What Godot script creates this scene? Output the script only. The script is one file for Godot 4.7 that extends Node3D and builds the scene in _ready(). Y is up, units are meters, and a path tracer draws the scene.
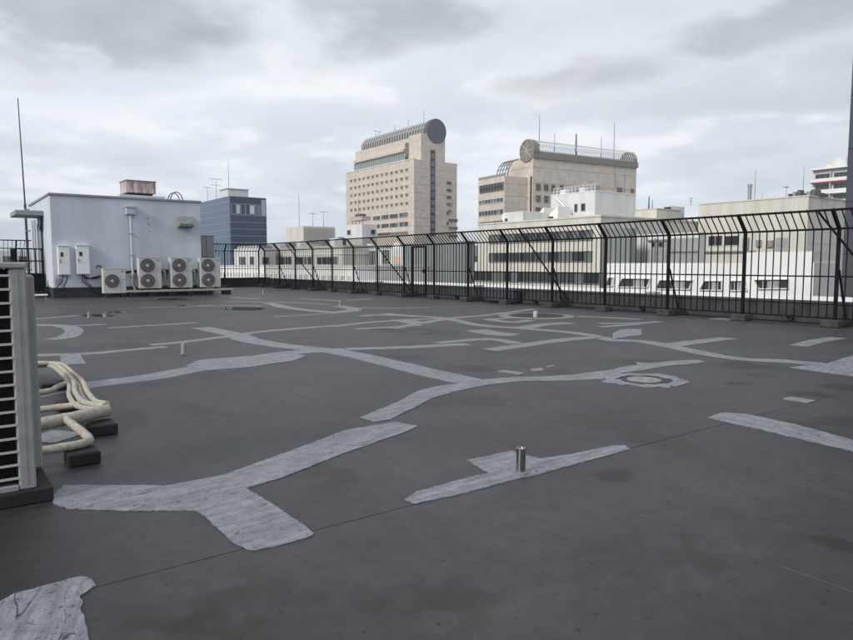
extends Node3D
# Flat city rooftop under a grey sky: x runs across the roof towards the long fence, -z along it.

var M := {}
var used := {}
var rng := RandomNumberGenerator.new()
var unit_box := BoxMesh.new()
var frame_cache := {}

# ---------------------------------------------------------------- shape helpers
func mb(smooth := false) -> SurfaceTool:
	var st := SurfaceTool.new()
	st.begin(Mesh.PRIMITIVE_TRIANGLES)
	st.set_smooth_group(0 if smooth else -1)
	return st

func tri(st: SurfaceTool, a: Vector3, b: Vector3, c: Vector3, n: Vector3):
	if (a - c).cross(a - b).dot(n) < 0.0:
		var t := b
		b = c
		c = t
	st.add_vertex(a)
	st.add_vertex(b)
	st.add_vertex(c)

func quad(st: SurfaceTool, a: Vector3, b: Vector3, c: Vector3, d: Vector3, n: Vector3):
	tri(st, a, b, c, n)
	tri(st, a, c, d, n)

func box(st: SurfaceTool, c: Vector3, s: Vector3, bev := 0.0):
	var h := s * 0.5
	bev = minf(bev, minf(h.x, minf(h.y, h.z)) * 0.9)
	st.set_smooth_group(-1)
	var v := func(sg: Array, k: int) -> Vector3:
		var p := Vector3.ZERO
		for i in 3:
			p[i] = c[i] + sg[i] * (h[i] - (0.0 if i == k else bev))
		return p
	for k in 3:
		var l := (k + 1) % 3
		var m := (k + 2) % 3
		for s0 in [-1, 1]:
			var g := []
			for pr in [[-1, -1], [1, -1], [1, 1], [-1, 1]]:
				var sg := [0, 0, 0]
				sg[k] = s0
				sg[l] = pr[0]
				sg[m] = pr[1]
				g.append(v.call(sg, k))
			var n := Vector3.ZERO
			n[k] = s0
			quad(st, g[0], g[1], g[2], g[3], n)
			if bev > 0.0:
				for s1 in [-1, 1]:
					var e := []
					for s2 in [-1, 1]:
						var sg := [0, 0, 0]
						sg[k] = s0
						sg[l] = s1
						sg[m] = s2
						e.append([v.call(sg, k), v.call(sg, l)])
					var n2 := Vector3.ZERO
					n2[k] = s0
					n2[l] = s1
					quad(st, e[0][0], e[0][1], e[1][1], e[1][0], n2)
	if bev > 0.0:
		for sx in [-1, 1]:
			for sy in [-1, 1]:
				for sz in [-1, 1]:
					var sg := [sx, sy, sz]
					tri(st, v.call(sg, 0), v.call(sg, 1), v.call(sg, 2), Vector3(sx, sy, sz))

func boxr(st: SurfaceTool, x0: float, x1: float, y0: float, y1: float, z0: float, z1: float, bev := 0.0):
	box(st, Vector3(x0 + x1, y0 + y1, z0 + z1) * 0.5, Vector3(absf(x1 - x0), absf(y1 - y0), absf(z1 - z0)), bev)

func tube(st: SurfaceTool, pts: Array, r: float, n := 8, r_end := -1.0, jit := 0.0):
	var rings := []
	var dir0: Vector3 = (pts[1] - pts[0]).normalized()
	var side := dir0.cross(Vector3.UP if absf(dir0.y) < 0.9 else Vector3.RIGHT).normalized()
	for i in pts.size():
		var d: Vector3
		if i == 0:
			d = dir0
		elif i == pts.size() - 1:
			d = (pts[i] - pts[i - 1]).normalized()
		else:
			d = ((pts[i] - pts[i - 1]).normalized() + (pts[i + 1] - pts[i]).normalized()).normalized()
		side = (side - d * side.dot(d)).normalized()
		var up := d.cross(side)
		var rr := r if r_end < 0.0 else lerpf(r, r_end, float(i) / (pts.size() - 1))
		if jit > 0.0:
			rr *= 1.0 + rng.randf_range(-jit, jit)
		var ring := []
		for k in n:
			var a := TAU * k / n
			ring.append(pts[i] + (side * cos(a) + up * sin(a)) * rr)
		rings.append(ring)
	st.set_smooth_group(1)
	for i in pts.size() - 1:
		for k in n:
			var k2 := (k + 1) % n
			var mid: Vector3 = (pts[i] + pts[i + 1]) * 0.5
			var o: Vector3 = (rings[i][k] + rings[i + 1][k2]) * 0.5 - mid
			quad(st, rings[i][k], rings[i][k2], rings[i + 1][k2], rings[i + 1][k], o)
	st.set_smooth_group(-1)
	for e in [0, pts.size() - 1]:
		var n2: Vector3 = -dir0 if e == 0 else (pts[e] - pts[e - 1]).normalized()
		for k in range(1, n - 1):
			tri(st, rings[e][0], rings[e][k], rings[e][k + 1], n2)

func smooth_path(pts: Array, steps := 6) -> Array:
	var out := []
	for i in pts.size() - 1:
		var p0: Vector3 = pts[maxi(i - 1, 0)]
		var p1: Vector3 = pts[i]
		var p2: Vector3 = pts[i + 1]
		var p3: Vector3 = pts[mini(i + 2, pts.size() - 1)]
		for k in steps:
			out.append(p1.cubic_interpolate(p2, p0, p3, float(k) / steps))
	out.append(pts[-1])
	return out

# lathe about an axis through c; profile of (radius, distance along axis)
func lathe(st: SurfaceTool, c: Vector3, axis: Vector3, prof: Array, n := 20, a0 := 0.0, a1 := TAU):
	var s := axis.cross(Vector3.UP if absf(axis.y) < 0.9 else Vector3.RIGHT).normalized()
	var u := axis.cross(s)
	for i in prof.size() - 1:
		st.set_smooth_group(2 + i)
		for k in n:
			var t0 := lerpf(a0, a1, float(k) / n)
			var t1 := lerpf(a0, a1, float(k + 1) / n)
			var e0 := s * cos(t0) + u * sin(t0)
			var e1 := s * cos(t1) + u * sin(t1)
			var p: Vector2 = prof[i]
			var w: Vector2 = prof[i + 1]
			var dn := Vector2(w.y - p.y, p.x - w.x)
			var nn := (e0 + e1) * dn.x + axis * dn.y * 2.0
			var a := c + e0 * p.x + axis * p.y
			var b := c + e1 * p.x + axis * p.y
			var cc := c + e1 * w.x + axis * w.y
			var d := c + e0 * w.x + axis * w.y
			if p.x < 0.0001:
				tri(st, a, cc, d, nn)
			elif w.x < 0.0001:
				tri(st, a, b, cc, nn)
			else:
				quad(st, a, b, cc, d, nn)

func build(st: SurfaceTool, called: String, m: Material, parent: Node = null) -> MeshInstance3D:
	st.generate_normals()
	var o := MeshInstance3D.new()
	o.mesh = st.commit()
	return put(o, called, m, parent)

func put(o: MeshInstance3D, called: String, m: Material, parent: Node = null) -> MeshInstance3D:
	o.material_override = m
	if parent == null:
		o.name = numbered(called)
		add_child(o)
	else:
		o.name = called
		parent.add_child(o, true)
	return o

func numbered(called: String) -> String:
	used[called] = used.get(called, -1) + 1
	return called if used[called] == 0 else "%s_%03d" % [called, used[called]]

func thing(called: String, label: String, category: String, at := Vector3.ZERO, turn := 0.0, group := "") -> Node3D:
	var o := Node3D.new()
	o.name = numbered(called)
	add_child(o)
	o.position = at
	o.rotation.y = turn
	tag(o, label, category, group)
	return o

func tag(o: Node, label: String, category: String, group := ""):
	o.set_meta("label", label)
	o.set_meta("category", category)
	if group != "":
		o.set_meta("group", group)

func structure(o: Node):
	o.set_meta("kind", "structure")

func copy(o: Node3D, label: String, at: Vector3, turn := 0.0) -> Node3D:
	var c: Node3D = o.duplicate()
	var base := String(o.name)
	if base.right(3).is_valid_int():
		base = base.left(base.length() - 4)
	c.name = numbered(base)
	add_child(c)
	c.position = at
	c.rotation.y = turn
	c.set_meta("label", label)
	return c

func ubox(parent: Node, called: String, m: Material, c: Vector3, s: Vector3) -> MeshInstance3D:
	var o := MeshInstance3D.new()
	o.mesh = unit_box
	put(o, called, m, parent)
	o.position = c
	o.scale = s
	return o

func blk(parent: Node, called: String, m: Material, x0: float, x1: float, y0: float, y1: float, z0: float, z1: float, bev := 0.0) -> MeshInstance3D:
	var st := mb()
	boxr(st, x0, x1, y0, y1, z0, z1, bev)
	return build(st, called, m, parent)

# ---------------------------------------------------------------- textures and materials
func srgb(c: Color) -> Color:
	return c.linear_to_srgb()

func noise_bytes(seed_: int, freq: float, size_x: int, size_y: int, octaves := 4, kind := FastNoiseLite.TYPE_SIMPLEX_SMOOTH) -> PackedByteArray:
	var n := FastNoiseLite.new()
	n.seed = seed_
	n.noise_type = kind
	n.frequency = freq
	n.fractal_octaves = octaves
	var im := n.get_seamless_image(size_x, size_y)
	im.convert(Image.FORMAT_L8)
	return im.get_data()

func tex_of(data: PackedByteArray, w: int, h: int, fmt: int) -> ImageTexture:
	var im := Image.create_from_data(w, h, false, fmt, data)
	im.generate_mipmaps()
	return ImageTexture.create_from_image(im)

func mat(color: Color, rough := 0.8, metal := 0.0, tex: Texture2D = null, tile := 1.0, world := true) -> StandardMaterial3D:
	var m := StandardMaterial3D.new()
	m.albedo_color = srgb(color)
	m.roughness = rough
	m.metallic = metal
	if tex != null:
		m.albedo_texture = tex
		m.uv1_triplanar = true
		m.uv1_world_triplanar = world
		m.uv1_scale = Vector3.ONE / tile
	return m

func bump(m: StandardMaterial3D, tex: Texture2D, cm: float):
	m.heightmap_enabled = true
	m.heightmap_texture = tex
	m.heightmap_scale = cm

func grunge(seed_: int, lo: float, tint: Color, stretch := Vector2i(1, 1), contrast := 1.6, spots := 0.0) -> ImageTexture:
	# values between lo and 1, tinted towards tint where dirty
	var n := 512
	var a: PackedByteArray = noise_bytes(seed_, 0.008, n / stretch.x, n / stretch.y, 5)
	var ia := Image.create_from_data(n / stretch.x, n / stretch.y, false, Image.FORMAT_L8, a)
	ia.resize(n, n, Image.INTERPOLATE_CUBIC)
	a = ia.get_data()
	var b := noise_bytes(seed_ + 7, 0.09, n, n, 3)
	var c := noise_bytes(seed_ + 13, 0.03, n, n, 2)
	var out := PackedByteArray()
	out.resize(n * n * 3)
	for i in n * n:
		var t := clampf((a[i] / 255.0 - 0.5) * contrast + 0.5, 0.0, 1.0) * 0.7 + b[i] / 255.0 * 0.3
		if spots > 0.0 and c[i] > 200:
			t *= 1.0 - spots * (c[i] - 200) / 55.0
		t = clampf(t, 0.0, 1.0)
		var v := lo + (1.0 - lo) * t
		out[i * 3] = int(255 * lerpf(tint.r * v, v, t))
		out[i * 3 + 1] = int(255 * lerpf(tint.g * v, v, t))
		out[i * 3 + 2] = int(255 * lerpf(tint.b * v, v, t))
	return tex_of(out, n, n, Image.FORMAT_RGB8)

var STAINS := [
	[8.01, -18.02, 0.98, 1.49, -1.15, 0.5],
	[7.79, -11.52, 0.67, 0.82, -0.98, 0.55],
	[8.69, -4.67, 0.4, 0.4, -0.49, 0.5],
	[7.27, -4.01, 0.18, 0.18, -0.5, 0.5],
	[8.1, -4, 0.36, 0.24, -0.46, 0.35],
	[7.26, -3.22, 0.27, 0.19, -0.42, 0.45],
	[7.97, -3.12, 0.22, 0.28, -0.37, 0.4],
	[3.47, -2.64, 0.14, 0.15, -0.65, 0.5],
	[0.71, -2.47, 0.23, 0.16, -1.29, 0.45],
	[3.44, -1.35, 0.11, 0.09, -0.37, 0.35],
	[5.36, -11.2, 0.55, 0.51, -1.12, 0.25],
	[5.31, -8.11, 0.38, 0.32, -0.99, 0.35],
	[5.63, -6.59, 0.44, 0.42, -0.86, 0.4],
	[6.28, -5.71, 0.38, 0.32, -0.74, 0.3],
	[7.82, -5.65, 0.41, 0.4, -0.63, 0.3],
	[3.64, -20.74, 1.19, 1.55, -1.4, 0.45],
	[7.15, -26.01, 1.28, 1.51, -1.3, 0.4],
	[3.73, -22.81, 0.92, 1.06, -1.41, 0.4],
	[7.65, -19.36, 0.96, 1.4, -1.19, 0.4],
	[2.72, -8.05, 0.37, 0.47, -1.25, 0.3],
	[1.95, -6.07, 0.24, 0.35, -1.26, 0.35],
	[2.6, -11.91, 0.5, 0.76, -1.36, 0.3],
	[4.25, -5.05, 0.6, 0.4, -0.87, 0.2],
	[4.54, -3.77, 0.52, 0.39, -0.69, 0.2],
	[1.25, -6.19, 0.26, 0.5, -1.37, 0.3],
	[1.88, -3.96, 0.33, 0.31, -1.13, 0.2],
	[2.76, -1.65, 0.27, 0.25, -0.54, 0.2],
	[1.55, -2.08, 0.32, 0.19, -0.93, 0.25],
	[10.62, -11.54, 0.7, 0.82, -0.83, 0.3],
	[7.97, -10.39, 0.59, 0.58, -0.92, 0.3],
	[7.23, -7.39, 0.62, 0.48, -0.8, 0.2],
	[6.15, -2.59, 0.26, 0.3, -0.4, 0.25],
	[4.45, -3.01, 0.38, 0.31, -0.6, 0.2],
	[2.62, -4.75, 0.33, 0.33, -1.07, 0.15],
	[1.3, -12.05, 0.47, 0.86, -1.46, 0.25],
	[0.92, -2.6, 0.33, 0.17, -1.23, 0.2]]

func roof_textures() -> Array:
	# fine tile (3 m): aggregate grain, pin holes, hair cracks; and its relief
	var n := 1024
	var g1 := noise_bytes(11, 0.22, n, n, 2)
	var g2 := noise_bytes(12, 0.02, n, n, 5)
	var g3 := noise_bytes(13, 0.05, n, n, 2)
	var g4 := noise_bytes(14, 0.006, n, n, 3)
	var fine := PackedByteArray()
	fine.resize(n * n * 3)
	var rel := PackedByteArray()
	rel.resize(n * n)
	for i in n * n:
		var v := 0.82 + (g1[i] - 128) / 255.0 * 0.26 + (g2[i] - 128) / 255.0 * 0.20
		if g3[i] > 204:
			v -= (g3[i] - 204) / 51.0 * 0.6
		if g3[i] < 44:
			v += (44 - g3[i]) / 44.0 * 0.25
		if absi(g4[i] - 120) < 1 and g2[i] > 120:
			v -= 0.10
		v = clampf(v, 0.05, 1.0)
		fine[i * 3] = int(v * 255)
		fine[i * 3 + 1] = int(v * 254)
		fine[i * 3 + 2] = int(v * 251)
		rel[i] = clampi(int(90 + g1[i] * 0.25 + g2[i] * 0.4 - maxi(g3[i] - 214, 0) * 2), 0, 255)
	# coarse map over the whole deck: washed and dirty zones, stains where the photograph has them
	var w := 1024
	var h := 2048
	var c1 := noise_bytes(21, 0.006, w, h, 5)
	var c2 := noise_bytes(22, 0.018, w, h, 5)
	var c3 := noise_bytes(23, 0.06, w, h, 4)
	var f := PackedFloat32Array()
	f.resize(w * h)
	f.fill(0.0)
	for s in STAINS:
		var cx: float = (s[0] + 4.0) / 20.4 * w
		var cz: float = (s[1] + 39.0) / 42.0 * h
		var reach: float = maxf(s[2], s[3]) * 1.5
		var rx := int(reach / 20.4 * w) + 2
		var rz := int(reach / 42.0 * h) + 2
		var ca := cos(s[4])
		var sa := sin(s[4])
		for y in range(maxi(0, int(cz) - rz), mini(h, int(cz) + rz)):
			for x in range(maxi(0, int(cx) - rx), mini(w, int(cx) + rx)):
				var dx := (x - cx) / w * 20.4
				var dz := (y - cz) / h * 42.0
				var u: float = (dx * ca + dz * sa) / s[3]
				var v: float = (-dx * sa + dz * ca) / s[2]
				var i := y * w + x
				var d := sqrt(u * u + v * v) + (c2[i] - 128) / 255.0 * 1.5 + (c3[i] - 128) / 255.0 * 1.3
				var k := clampf((0.95 - d) / 0.5, 0.0, 1.0)
				f[i] = maxf(f[i], k * minf(s[5] * 1.45, 0.8) * (0.75 + c3[i] / 510.0))
	var coarse := PackedByteArray()
	coarse.resize(w * h * 3)
	for i in w * h:
		var v := 0.80 + (c1[i] - 128) / 255.0 * 0.24 + (c2[i] - 128) / 255.0 * 0.22 + (c3[i] - 128) / 255.0 * 0.12
		var warm := clampf((c2[i] - 150) / 70.0, 0.0, 1.0) * 0.015
		v *= 1.0 - 0.72 * f[i]
		v = clampf(v, 0.1, 1.0)
		coarse[i * 3] = int(clampf(v * (1.0 + warm + f[i] * 0.10), 0, 1) * 255)
		coarse[i * 3 + 1] = int(v * 255)
		coarse[i * 3 + 2] = int(v * (1.0 - warm - f[i] * 0.14) * 255)
	return [tex_of(fine, n, n, Image.FORMAT_RGB8), tex_of(rel, n, n, Image.FORMAT_L8), tex_of(coarse, w, h, Image.FORMAT_RGB8)]

func coating_textures() -> Array:
	# rolled-on repair coating: brush streaks along u, worn spots and cracks that show the grey below
	var n := 1024
	var s0 := noise_bytes(31, 0.02, 128, n, 4)
	var im := Image.create_from_data(128, n, false, Image.FORMAT_L8, s0)
	im.resize(n, n, Image.INTERPOLATE_CUBIC)
	s0 = im.get_data()
	var s1 := noise_bytes(36, 0.07, 96, n, 3)
	im = Image.create_from_data(96, n, false, Image.FORMAT_L8, s1)
	im.resize(n, n, Image.INTERPOLATE_CUBIC)
	s1 = im.get_data()
	var a := noise_bytes(32, 0.012, n, n, 5)
	var b := noise_bytes(33, 0.12, n, n, 2)
	var c := noise_bytes(34, 0.045, n, n, 3)
	var cr := noise_bytes(35, 0.0045, 128, n, 3)
	im = Image.create_from_data(128, n, false, Image.FORMAT_L8, cr)
	im.resize(n, n, Image.INTERPOLATE_CUBIC)
	cr = im.get_data()
	var out := PackedByteArray()
	out.resize(n * n * 3)
	var rel := PackedByteArray()
	rel.resize(n * n)
	for i in n * n:
		var v := 0.78 + (s0[i] - 128) / 255.0 * 0.20 + (s1[i] - 128) / 255.0 * 0.13 + (a[i] - 128) / 255.0 * 0.18 + (b[i] - 128) / 255.0 * 0.16
		var r := 130.0 + (s0[i] - 128) * 0.25 + (s1[i] - 128) * 0.2 + (b[i] - 128) * 0.25
		if c[i] > 176:
			v -= (c[i] - 176) / 79.0 * 0.55
		if s1[i] < 40 and a[i] > 140:
			v -= (40 - s1[i]) / 40.0 * 0.5
		var e := absf(cr[i] - 128.0)
		if e < 2.2 and a[i] > 84:
			v -= 0.50 * (1.0 - e / 2.2)
			r -= 70.0 * (1.0 - e / 2.2)
		v = clampf(v, 0.2, 1.0)
		out[i * 3] = int(v * 250)
		out[i * 3 + 1] = int(v * 252)
		out[i * 3 + 2] = int(v * 255)
		rel[i] = clampi(int(r), 0, 255)
	return [tex_of(out, n, n, Image.FORMAT_RGB8), tex_of(rel, n, n, Image.FORMAT_L8)]

func make_materials():
	var dirt := grunge(101, 0.90, Color(0.98, 0.97, 0.95))
	var dirt2 := grunge(102, 0.74, Color(0.96, 0.94, 0.92), Vector2i(1, 1), 1.5, 0.3)
	var streak := grunge(103, 0.91, Color(0.98, 0.98, 0.97), Vector2i(1, 8), 1.3)
	var rust := grunge(104, 0.62, Color(0.92, 0.83, 0.82), Vector2i(1, 6), 1.7, 0.6)
	var conc := grunge(105, 0.72, Color(0.95, 0.95, 0.95), Vector2i(1, 1), 1.4, 0.5)
	var faint := grunge(106, 0.955, Color(0.99, 0.99, 0.99))
	var rt := roof_textures()
	var roof := StandardMaterial3D.new()
	roof.albedo_color = srgb(Color(0.070, 0.073, 0.080))
	roof.albedo_texture = rt[0]
	roof.roughness = 0.54
	bump(roof, rt[1], 0.12)
	roof.detail_enabled = true
	roof.detail_albedo = rt[2]
	roof.detail_blend_mode = BaseMaterial3D.BLEND_MODE_MUL
	roof.detail_uv_layer = BaseMaterial3D.DETAIL_UV_2
	M.roof = roof
	var ct := coating_textures()
	var coat := StandardMaterial3D.new()
	coat.albedo_color = srgb(Color(0.32, 0.337, 0.375))
	coat.albedo_texture = ct[0]
	coat.roughness = 0.55
	bump(coat, ct[1], 0.035)
	M.coat = coat
	M.joint = mat(Color(0.030, 0.030, 0.031), 0.85, 0.0, dirt2, 1.3)
	M.sealant = mat(Color(0.085, 0.088, 0.092), 0.7, 0.0, dirt2, 0.9)
	M.disc_pale = mat(Color(0.30, 0.31, 0.33), 0.6, 0.0, dirt2, 0.5)
	M.water = mat(Color(0.035, 0.034, 0.03), 0.04)
	M.hut = mat(Color(0.575, 0.635, 0.72), 0.75, 0.0, streak, 5.0)
	bump(M.hut, conc, 0.15)
	M.plinth = mat(Color(0.030, 0.033, 0.039), 0.8, 0.0, dirt2, 1.4)
	M.pipe_grey = mat(Color(0.46, 0.50, 0.55), 0.5, 0.0, faint, 0.9)
	M.trim = mat(Color(0.30, 0.32, 0.35), 0.6, 0.0, dirt, 0.9)
	M.steel_black = mat(Color(0.008, 0.008, 0.009), 0.6, 0.0)
	M.steel_black.metallic_specular = 0.2
	M.fence_foot = mat(Color(0.062, 0.063, 0.062), 0.9, 0.0, conc, 0.7)
	bump(M.fence_foot, conc, 0.4)
	M.parapet = mat(Color(0.058, 0.063, 0.072), 0.85, 0.0, dirt2, 2.3)
	M.parapet_dark = mat(Color(0.03, 0.032, 0.035), 0.85, 0.0, dirt2, 2.3)
	M.white_roof = mat(Color(0.80, 0.80, 0.79), 0.7, 0.0, faint, 3.0)
	M.ac = mat(Color(0.55, 0.56, 0.55), 0.5, 0.0, faint, 0.9)
	M.ac_near = mat(Color(0.30, 0.315, 0.33), 0.5, 0.0, dirt, 0.6)
	M.ac_dark = mat(Color(0.012, 0.012, 0.012), 0.7)
	M.fan = mat(Color(0.11, 0.115, 0.12), 0.6)
	M.coil = mat(Color(0.006, 0.006, 0.006), 0.8)
	M.coil.metallic_specular = 0.15
	M.wire = mat(Color(0.42, 0.42, 0.41), 0.45)
	M.wire_dark = mat(Color(0.16, 0.165, 0.165), 0.5)
	M.box_white = mat(Color(0.80, 0.80, 0.81), 0.45, 0.0, faint, 0.8)
	M.plank = mat(Color(0.52, 0.50, 0.45), 0.75, 0.0, dirt2, 0.7)
	M.rubber = mat(Color(0.010, 0.0105, 0.012), 0.8, 0.0, dirt, 0.4)
	M.tape = mat(Color(0.50, 0.465, 0.41), 0.65, 0.0, dirt2, 0.25)
	bump(M.tape, conc, 0.5)
	M.stainless = mat(Color(0.42, 0.42, 0.42), 0.22, 1.0, dirt, 0.2)
	M.galv = mat(Color(0.36, 0.38, 0.39), 0.45, 0.6, dirt, 0.4)
	M.rusty = mat(Color(0.80, 0.73, 0.735), 0.8, 0.0, rust, 0.9)
	M.tile_beige = mat(Color(0.63, 0.56, 0.495), 0.7, 0.0, dirt, 14.0)
	M.tile_line = mat(Color(0.42, 0.36, 0.30), 0.8)
	M.disc_grey = mat(Color(0.085, 0.09, 0.105), 0.6, 0.0, dirt, 6.0)
	M.disc_brown = mat(Color(0.21, 0.195, 0.17), 0.6, 0.0, dirt, 4.0)
	M.vault = mat(Color(0.15, 0.145, 0.14), 0.5, 0.0, dirt, 5.0)
	M.lattice = mat(Color(0.62, 0.64, 0.66), 0.5)
	M.lattice_dark = mat(Color(0.09, 0.09, 0.09), 0.5)
	M.frame = mat(Color(0.20, 0.19, 0.18), 0.6)
	M.frame_white = mat(Color(0.55, 0.55, 0.54), 0.6)
	M.glass = mat(Color(0.035, 0.042, 0.048), 0.12)
	M.glass_soft = mat(Color(0.12, 0.14, 0.145), 0.18)
	M.glass_teal = mat(Color(0.16, 0.21, 0.22), 0.2)
	M.hood = mat(Color(0.30, 0.31, 0.30), 0.6, 0.0, dirt2, 0.7)
	M.glass_dark = mat(Color(0.015, 0.017, 0.018), 0.15)
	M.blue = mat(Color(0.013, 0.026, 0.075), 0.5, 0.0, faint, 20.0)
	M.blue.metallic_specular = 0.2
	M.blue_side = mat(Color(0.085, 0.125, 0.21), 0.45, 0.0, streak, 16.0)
	M.blue_line = mat(Color(0.34, 0.39, 0.48), 0.5)
	M.white_wall = mat(Color(0.68, 0.69, 0.695), 0.7, 0.0, streak, 7.0)
	M.white_clean = mat(Color(0.79, 0.79, 0.785), 0.7, 0.0, faint, 34.0)
	M.cream = mat(Color(0.63, 0.61, 0.555), 0.75, 0.0, streak, 8.0)
	M.cream_line = mat(Color(0.48, 0.465, 0.425), 0.8)
	M.grey_wall = mat(Color(0.33, 0.35, 0.36), 0.7, 0.0, dirt, 5.0)
	M.corr = mat(Color(0.27, 0.30, 0.30), 0.5, 0.2, streak, 3.0)
	M.slate = mat(Color(0.050, 0.056, 0.075), 0.7, 0.0, streak, 9.0)
	M.red = mat(Color(0.36, 0.045, 0.045), 0.6)
	M.street = mat(Color(0.07, 0.07, 0.07), 0.9, 0.0, dirt2, 12.0)
	M.orange = mat(Color(0.66, 0.50, 0.41), 0.7)
	M.tank = mat(Color(0.05, 0.06, 0.075), 0.5, 0.0, dirt, 2.0)

# ---------------------------------------------------------------- sky
func make_sky() -> PanoramaSkyMaterial:
	var w := 2560
	var h := 1280
	var na := FastNoiseLite.new()
	na.seed = 4
	na.frequency = 1.2
	na.fractal_octaves = 6
	na.noise_type = FastNoiseLite.TYPE_SIMPLEX_SMOOTH
	var nb := FastNoiseLite.new()
	nb.seed = 9
	nb.frequency = 0.4
	nb.fractal_octaves = 4
	nb.noise_type = FastNoiseLite.TYPE_SIMPLEX_SMOOTH
	# the heavier cloud masses: azimuth from -z towards +x, elevation, half sizes, weight
	var banks := [[9.0, 19.5, 11.5, 4.8, 1.0], [33.0, 20.0, 8.0, 3.2, 0.9], [63.0, 16.5, 12.0, 3.6, 1.0], [72.0, 20.5, 11.0, 5.0, 1.0], [52.0, 14.5, 8.0, 1.8, 0.7], [46.0, 19.5, 4.0, 1.5, 0.5], [22.0, 22.0, 7.0, 2.5, 0.6], [120.0, 25.0, 16.0, 6.0, 0.9], [200.0, 22.0, 20.0, 6.0, 0.9], [280.0, 24.0, 18.0, 6.0, 0.9], [330.0, 20.0, 12.0, 5.0, 0.8], [160.0, 48.0, 24.0, 9.0, 0.8], [40.0, 45.0, 22.0, 8.0, 0.8], [260.0, 50.0, 26.0, 9.0, 0.8]]
	var data := PackedByteArray()
	data.resize(w * h * 3)
	for y in h:
		var el := 90.0 - (y + 0.5) / h * 180.0
		if el < -1.0:
			for x in w:
				var i := (y * w + x) * 3
				data[i] = 190
				data[i + 1] = 196
				data[i + 2] = 204
			continue
		var ce := cos(deg_to_rad(el))
		var se := sin(deg_to_rad(el))
		var near := []
		for b in banks:
			if absf(el - b[1]) < b[3] * 2.6:
				near.append(b)
		for x in w:
			var az := (x + 0.5) / w * 360.0
			var dx := sin(deg_to_rad(az)) * ce
			var dz := -cos(deg_to_rad(az)) * ce
			var k := 1.0 / (maxf(se, 0.0) + 0.13)
			var p := Vector2(dx * k, dz * k)
			var n1 := na.get_noise_3d(p.x, p.y * 1.0, 0.0)
			var n2 := nb.get_noise_3d(p.x + n1 * 0.6, p.y, 5.0)
			var n3 := na.get_noise_3d(p.x * 2.6 + n2 * 0.5, p.y * 2.6, 11.0)
			var dark := 0.0
			for b in near:
				var da: float = fposmod(az - b[0] + 180.0, 360.0) - 180.0
				if absf(da) < b[2] * 2.6:
					var ex: float = da / b[2] + n1 * 1.2 + n3 * 0.35
					var ey: float = (el - b[1]) / b[3] + n2 * 1.1 + n3 * 0.35
					dark = maxf(dark, b[4] * exp(-(ex * ex + ey * ey) * 0.9))
			var lift := clampf((el - 2.0) / 20.0, 0.0, 1.0)
			# high veil with white fleece, and lower grey clouds whose edges are lit
			var v := 0.49 + n2 * 0.12 + n1 * 0.08
			var white := smoothstep(0.02, 0.55, n1 * 0.9 + n3 * 0.7 + n2 * 0.35)
			v = lerpf(v, 0.60, white * 0.75 * clampf(el / 4.0, 0.0, 1.0))
			var cov := smoothstep(-0.22, 0.85, n1 * 0.75 + n3 * 0.35 + n2 * 0.45 + dark * 1.6 - 0.40)
			v = lerpf(v, 0.58, cov * (1.0 - cov) * 1.5)
			v = lerpf(v, 0.345 + n1 * 0.09 + n3 * 0.05, cov * (0.25 + 0.75 * clampf(dark * 1.3, 0.0, 1.0)))
			var tint := lerpf(0.065, 0.05, lift) * (1.0 - white * 0.7)
			var c := Color(v * (1.0 - tint * 1.5), v * (1.0 - tint * 0.35), v * (1.0 + tint * 1.1)).linear_to_srgb()
			var i := (y * w + x) * 3
			data[i] = clampi(int(c.r * 255), 0, 255)
			data[i + 1] = clampi(int(c.g * 255), 0, 255)
			data[i + 2] = clampi(int(c.b * 255), 0, 255)
	var im := Image.create_from_data(w, h, false, Image.FORMAT_RGB8, data)
	var sm := PanoramaSkyMaterial.new()
	sm.panorama = ImageTexture.create_from_image(im)
	sm.energy_multiplier = 1.0
	return sm

# ---------------------------------------------------------------- roof deck
const DX0 := -5.2
const DX1 := 16.3
const DZ0 := -38.8
const DZ1 := 3.0

func make_roof():
	var roof := Node3D.new()
	roof.name = "roof"
	add_child(roof)
	structure(roof)
	var bed := mb()
	boxr(bed, DX0, DX1, -0.3, -0.0022, DZ0, DZ1)
	build(bed, "joint_filler", M.joint, roof)
	var xs := [DX0, -3.0, 3.0, 9.0, 15.0, DX1]
	var zs := [DZ0, -32.6, -25.2, -17.8, -10.4, -3.0, DZ1]
	var g := 0.0035
	for i in xs.size() - 1:
		for j in zs.size() - 1:
			var x0: float = xs[i] + (g if i > 0 else 0.0)
			var x1: float = xs[i + 1] - (g if i < xs.size() - 2 else 0.0)
			var z0: float = zs[j] + (g if j > 0 else 0.0)
			var z1: float = zs[j + 1] - (g if j < zs.size() - 2 else 0.0)
			var st := mb()
			deck_slab(st, x0, x1, z0, z1)
			build(st, "roof_slab", M.roof, roof)
	# pale sealant squeezed out along the joints that run with the roof
	for x in [-3.0, 3.0, 9.0, 15.0]:
		blk(roof, "joint_sealant", M.sealant, x - 0.0034, x + 0.0034, -0.0022, 0.0006, DZ0, DZ1)
	# repair coating
	var lvl := 0
	for s in STRIPS:
		strip(roof, s[0], s[1], 0.0010 + lvl * 0.00011)
		lvl += 1
	for p in POLYS:
		patch(roof, p, 0.0012 + lvl * 0.00011, "repair_patch")
		lvl += 1
	# round repair ring about the drain
	ring_patch(roof, Vector3(6.62, 0.0, -4.72), 0.0072)

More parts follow.
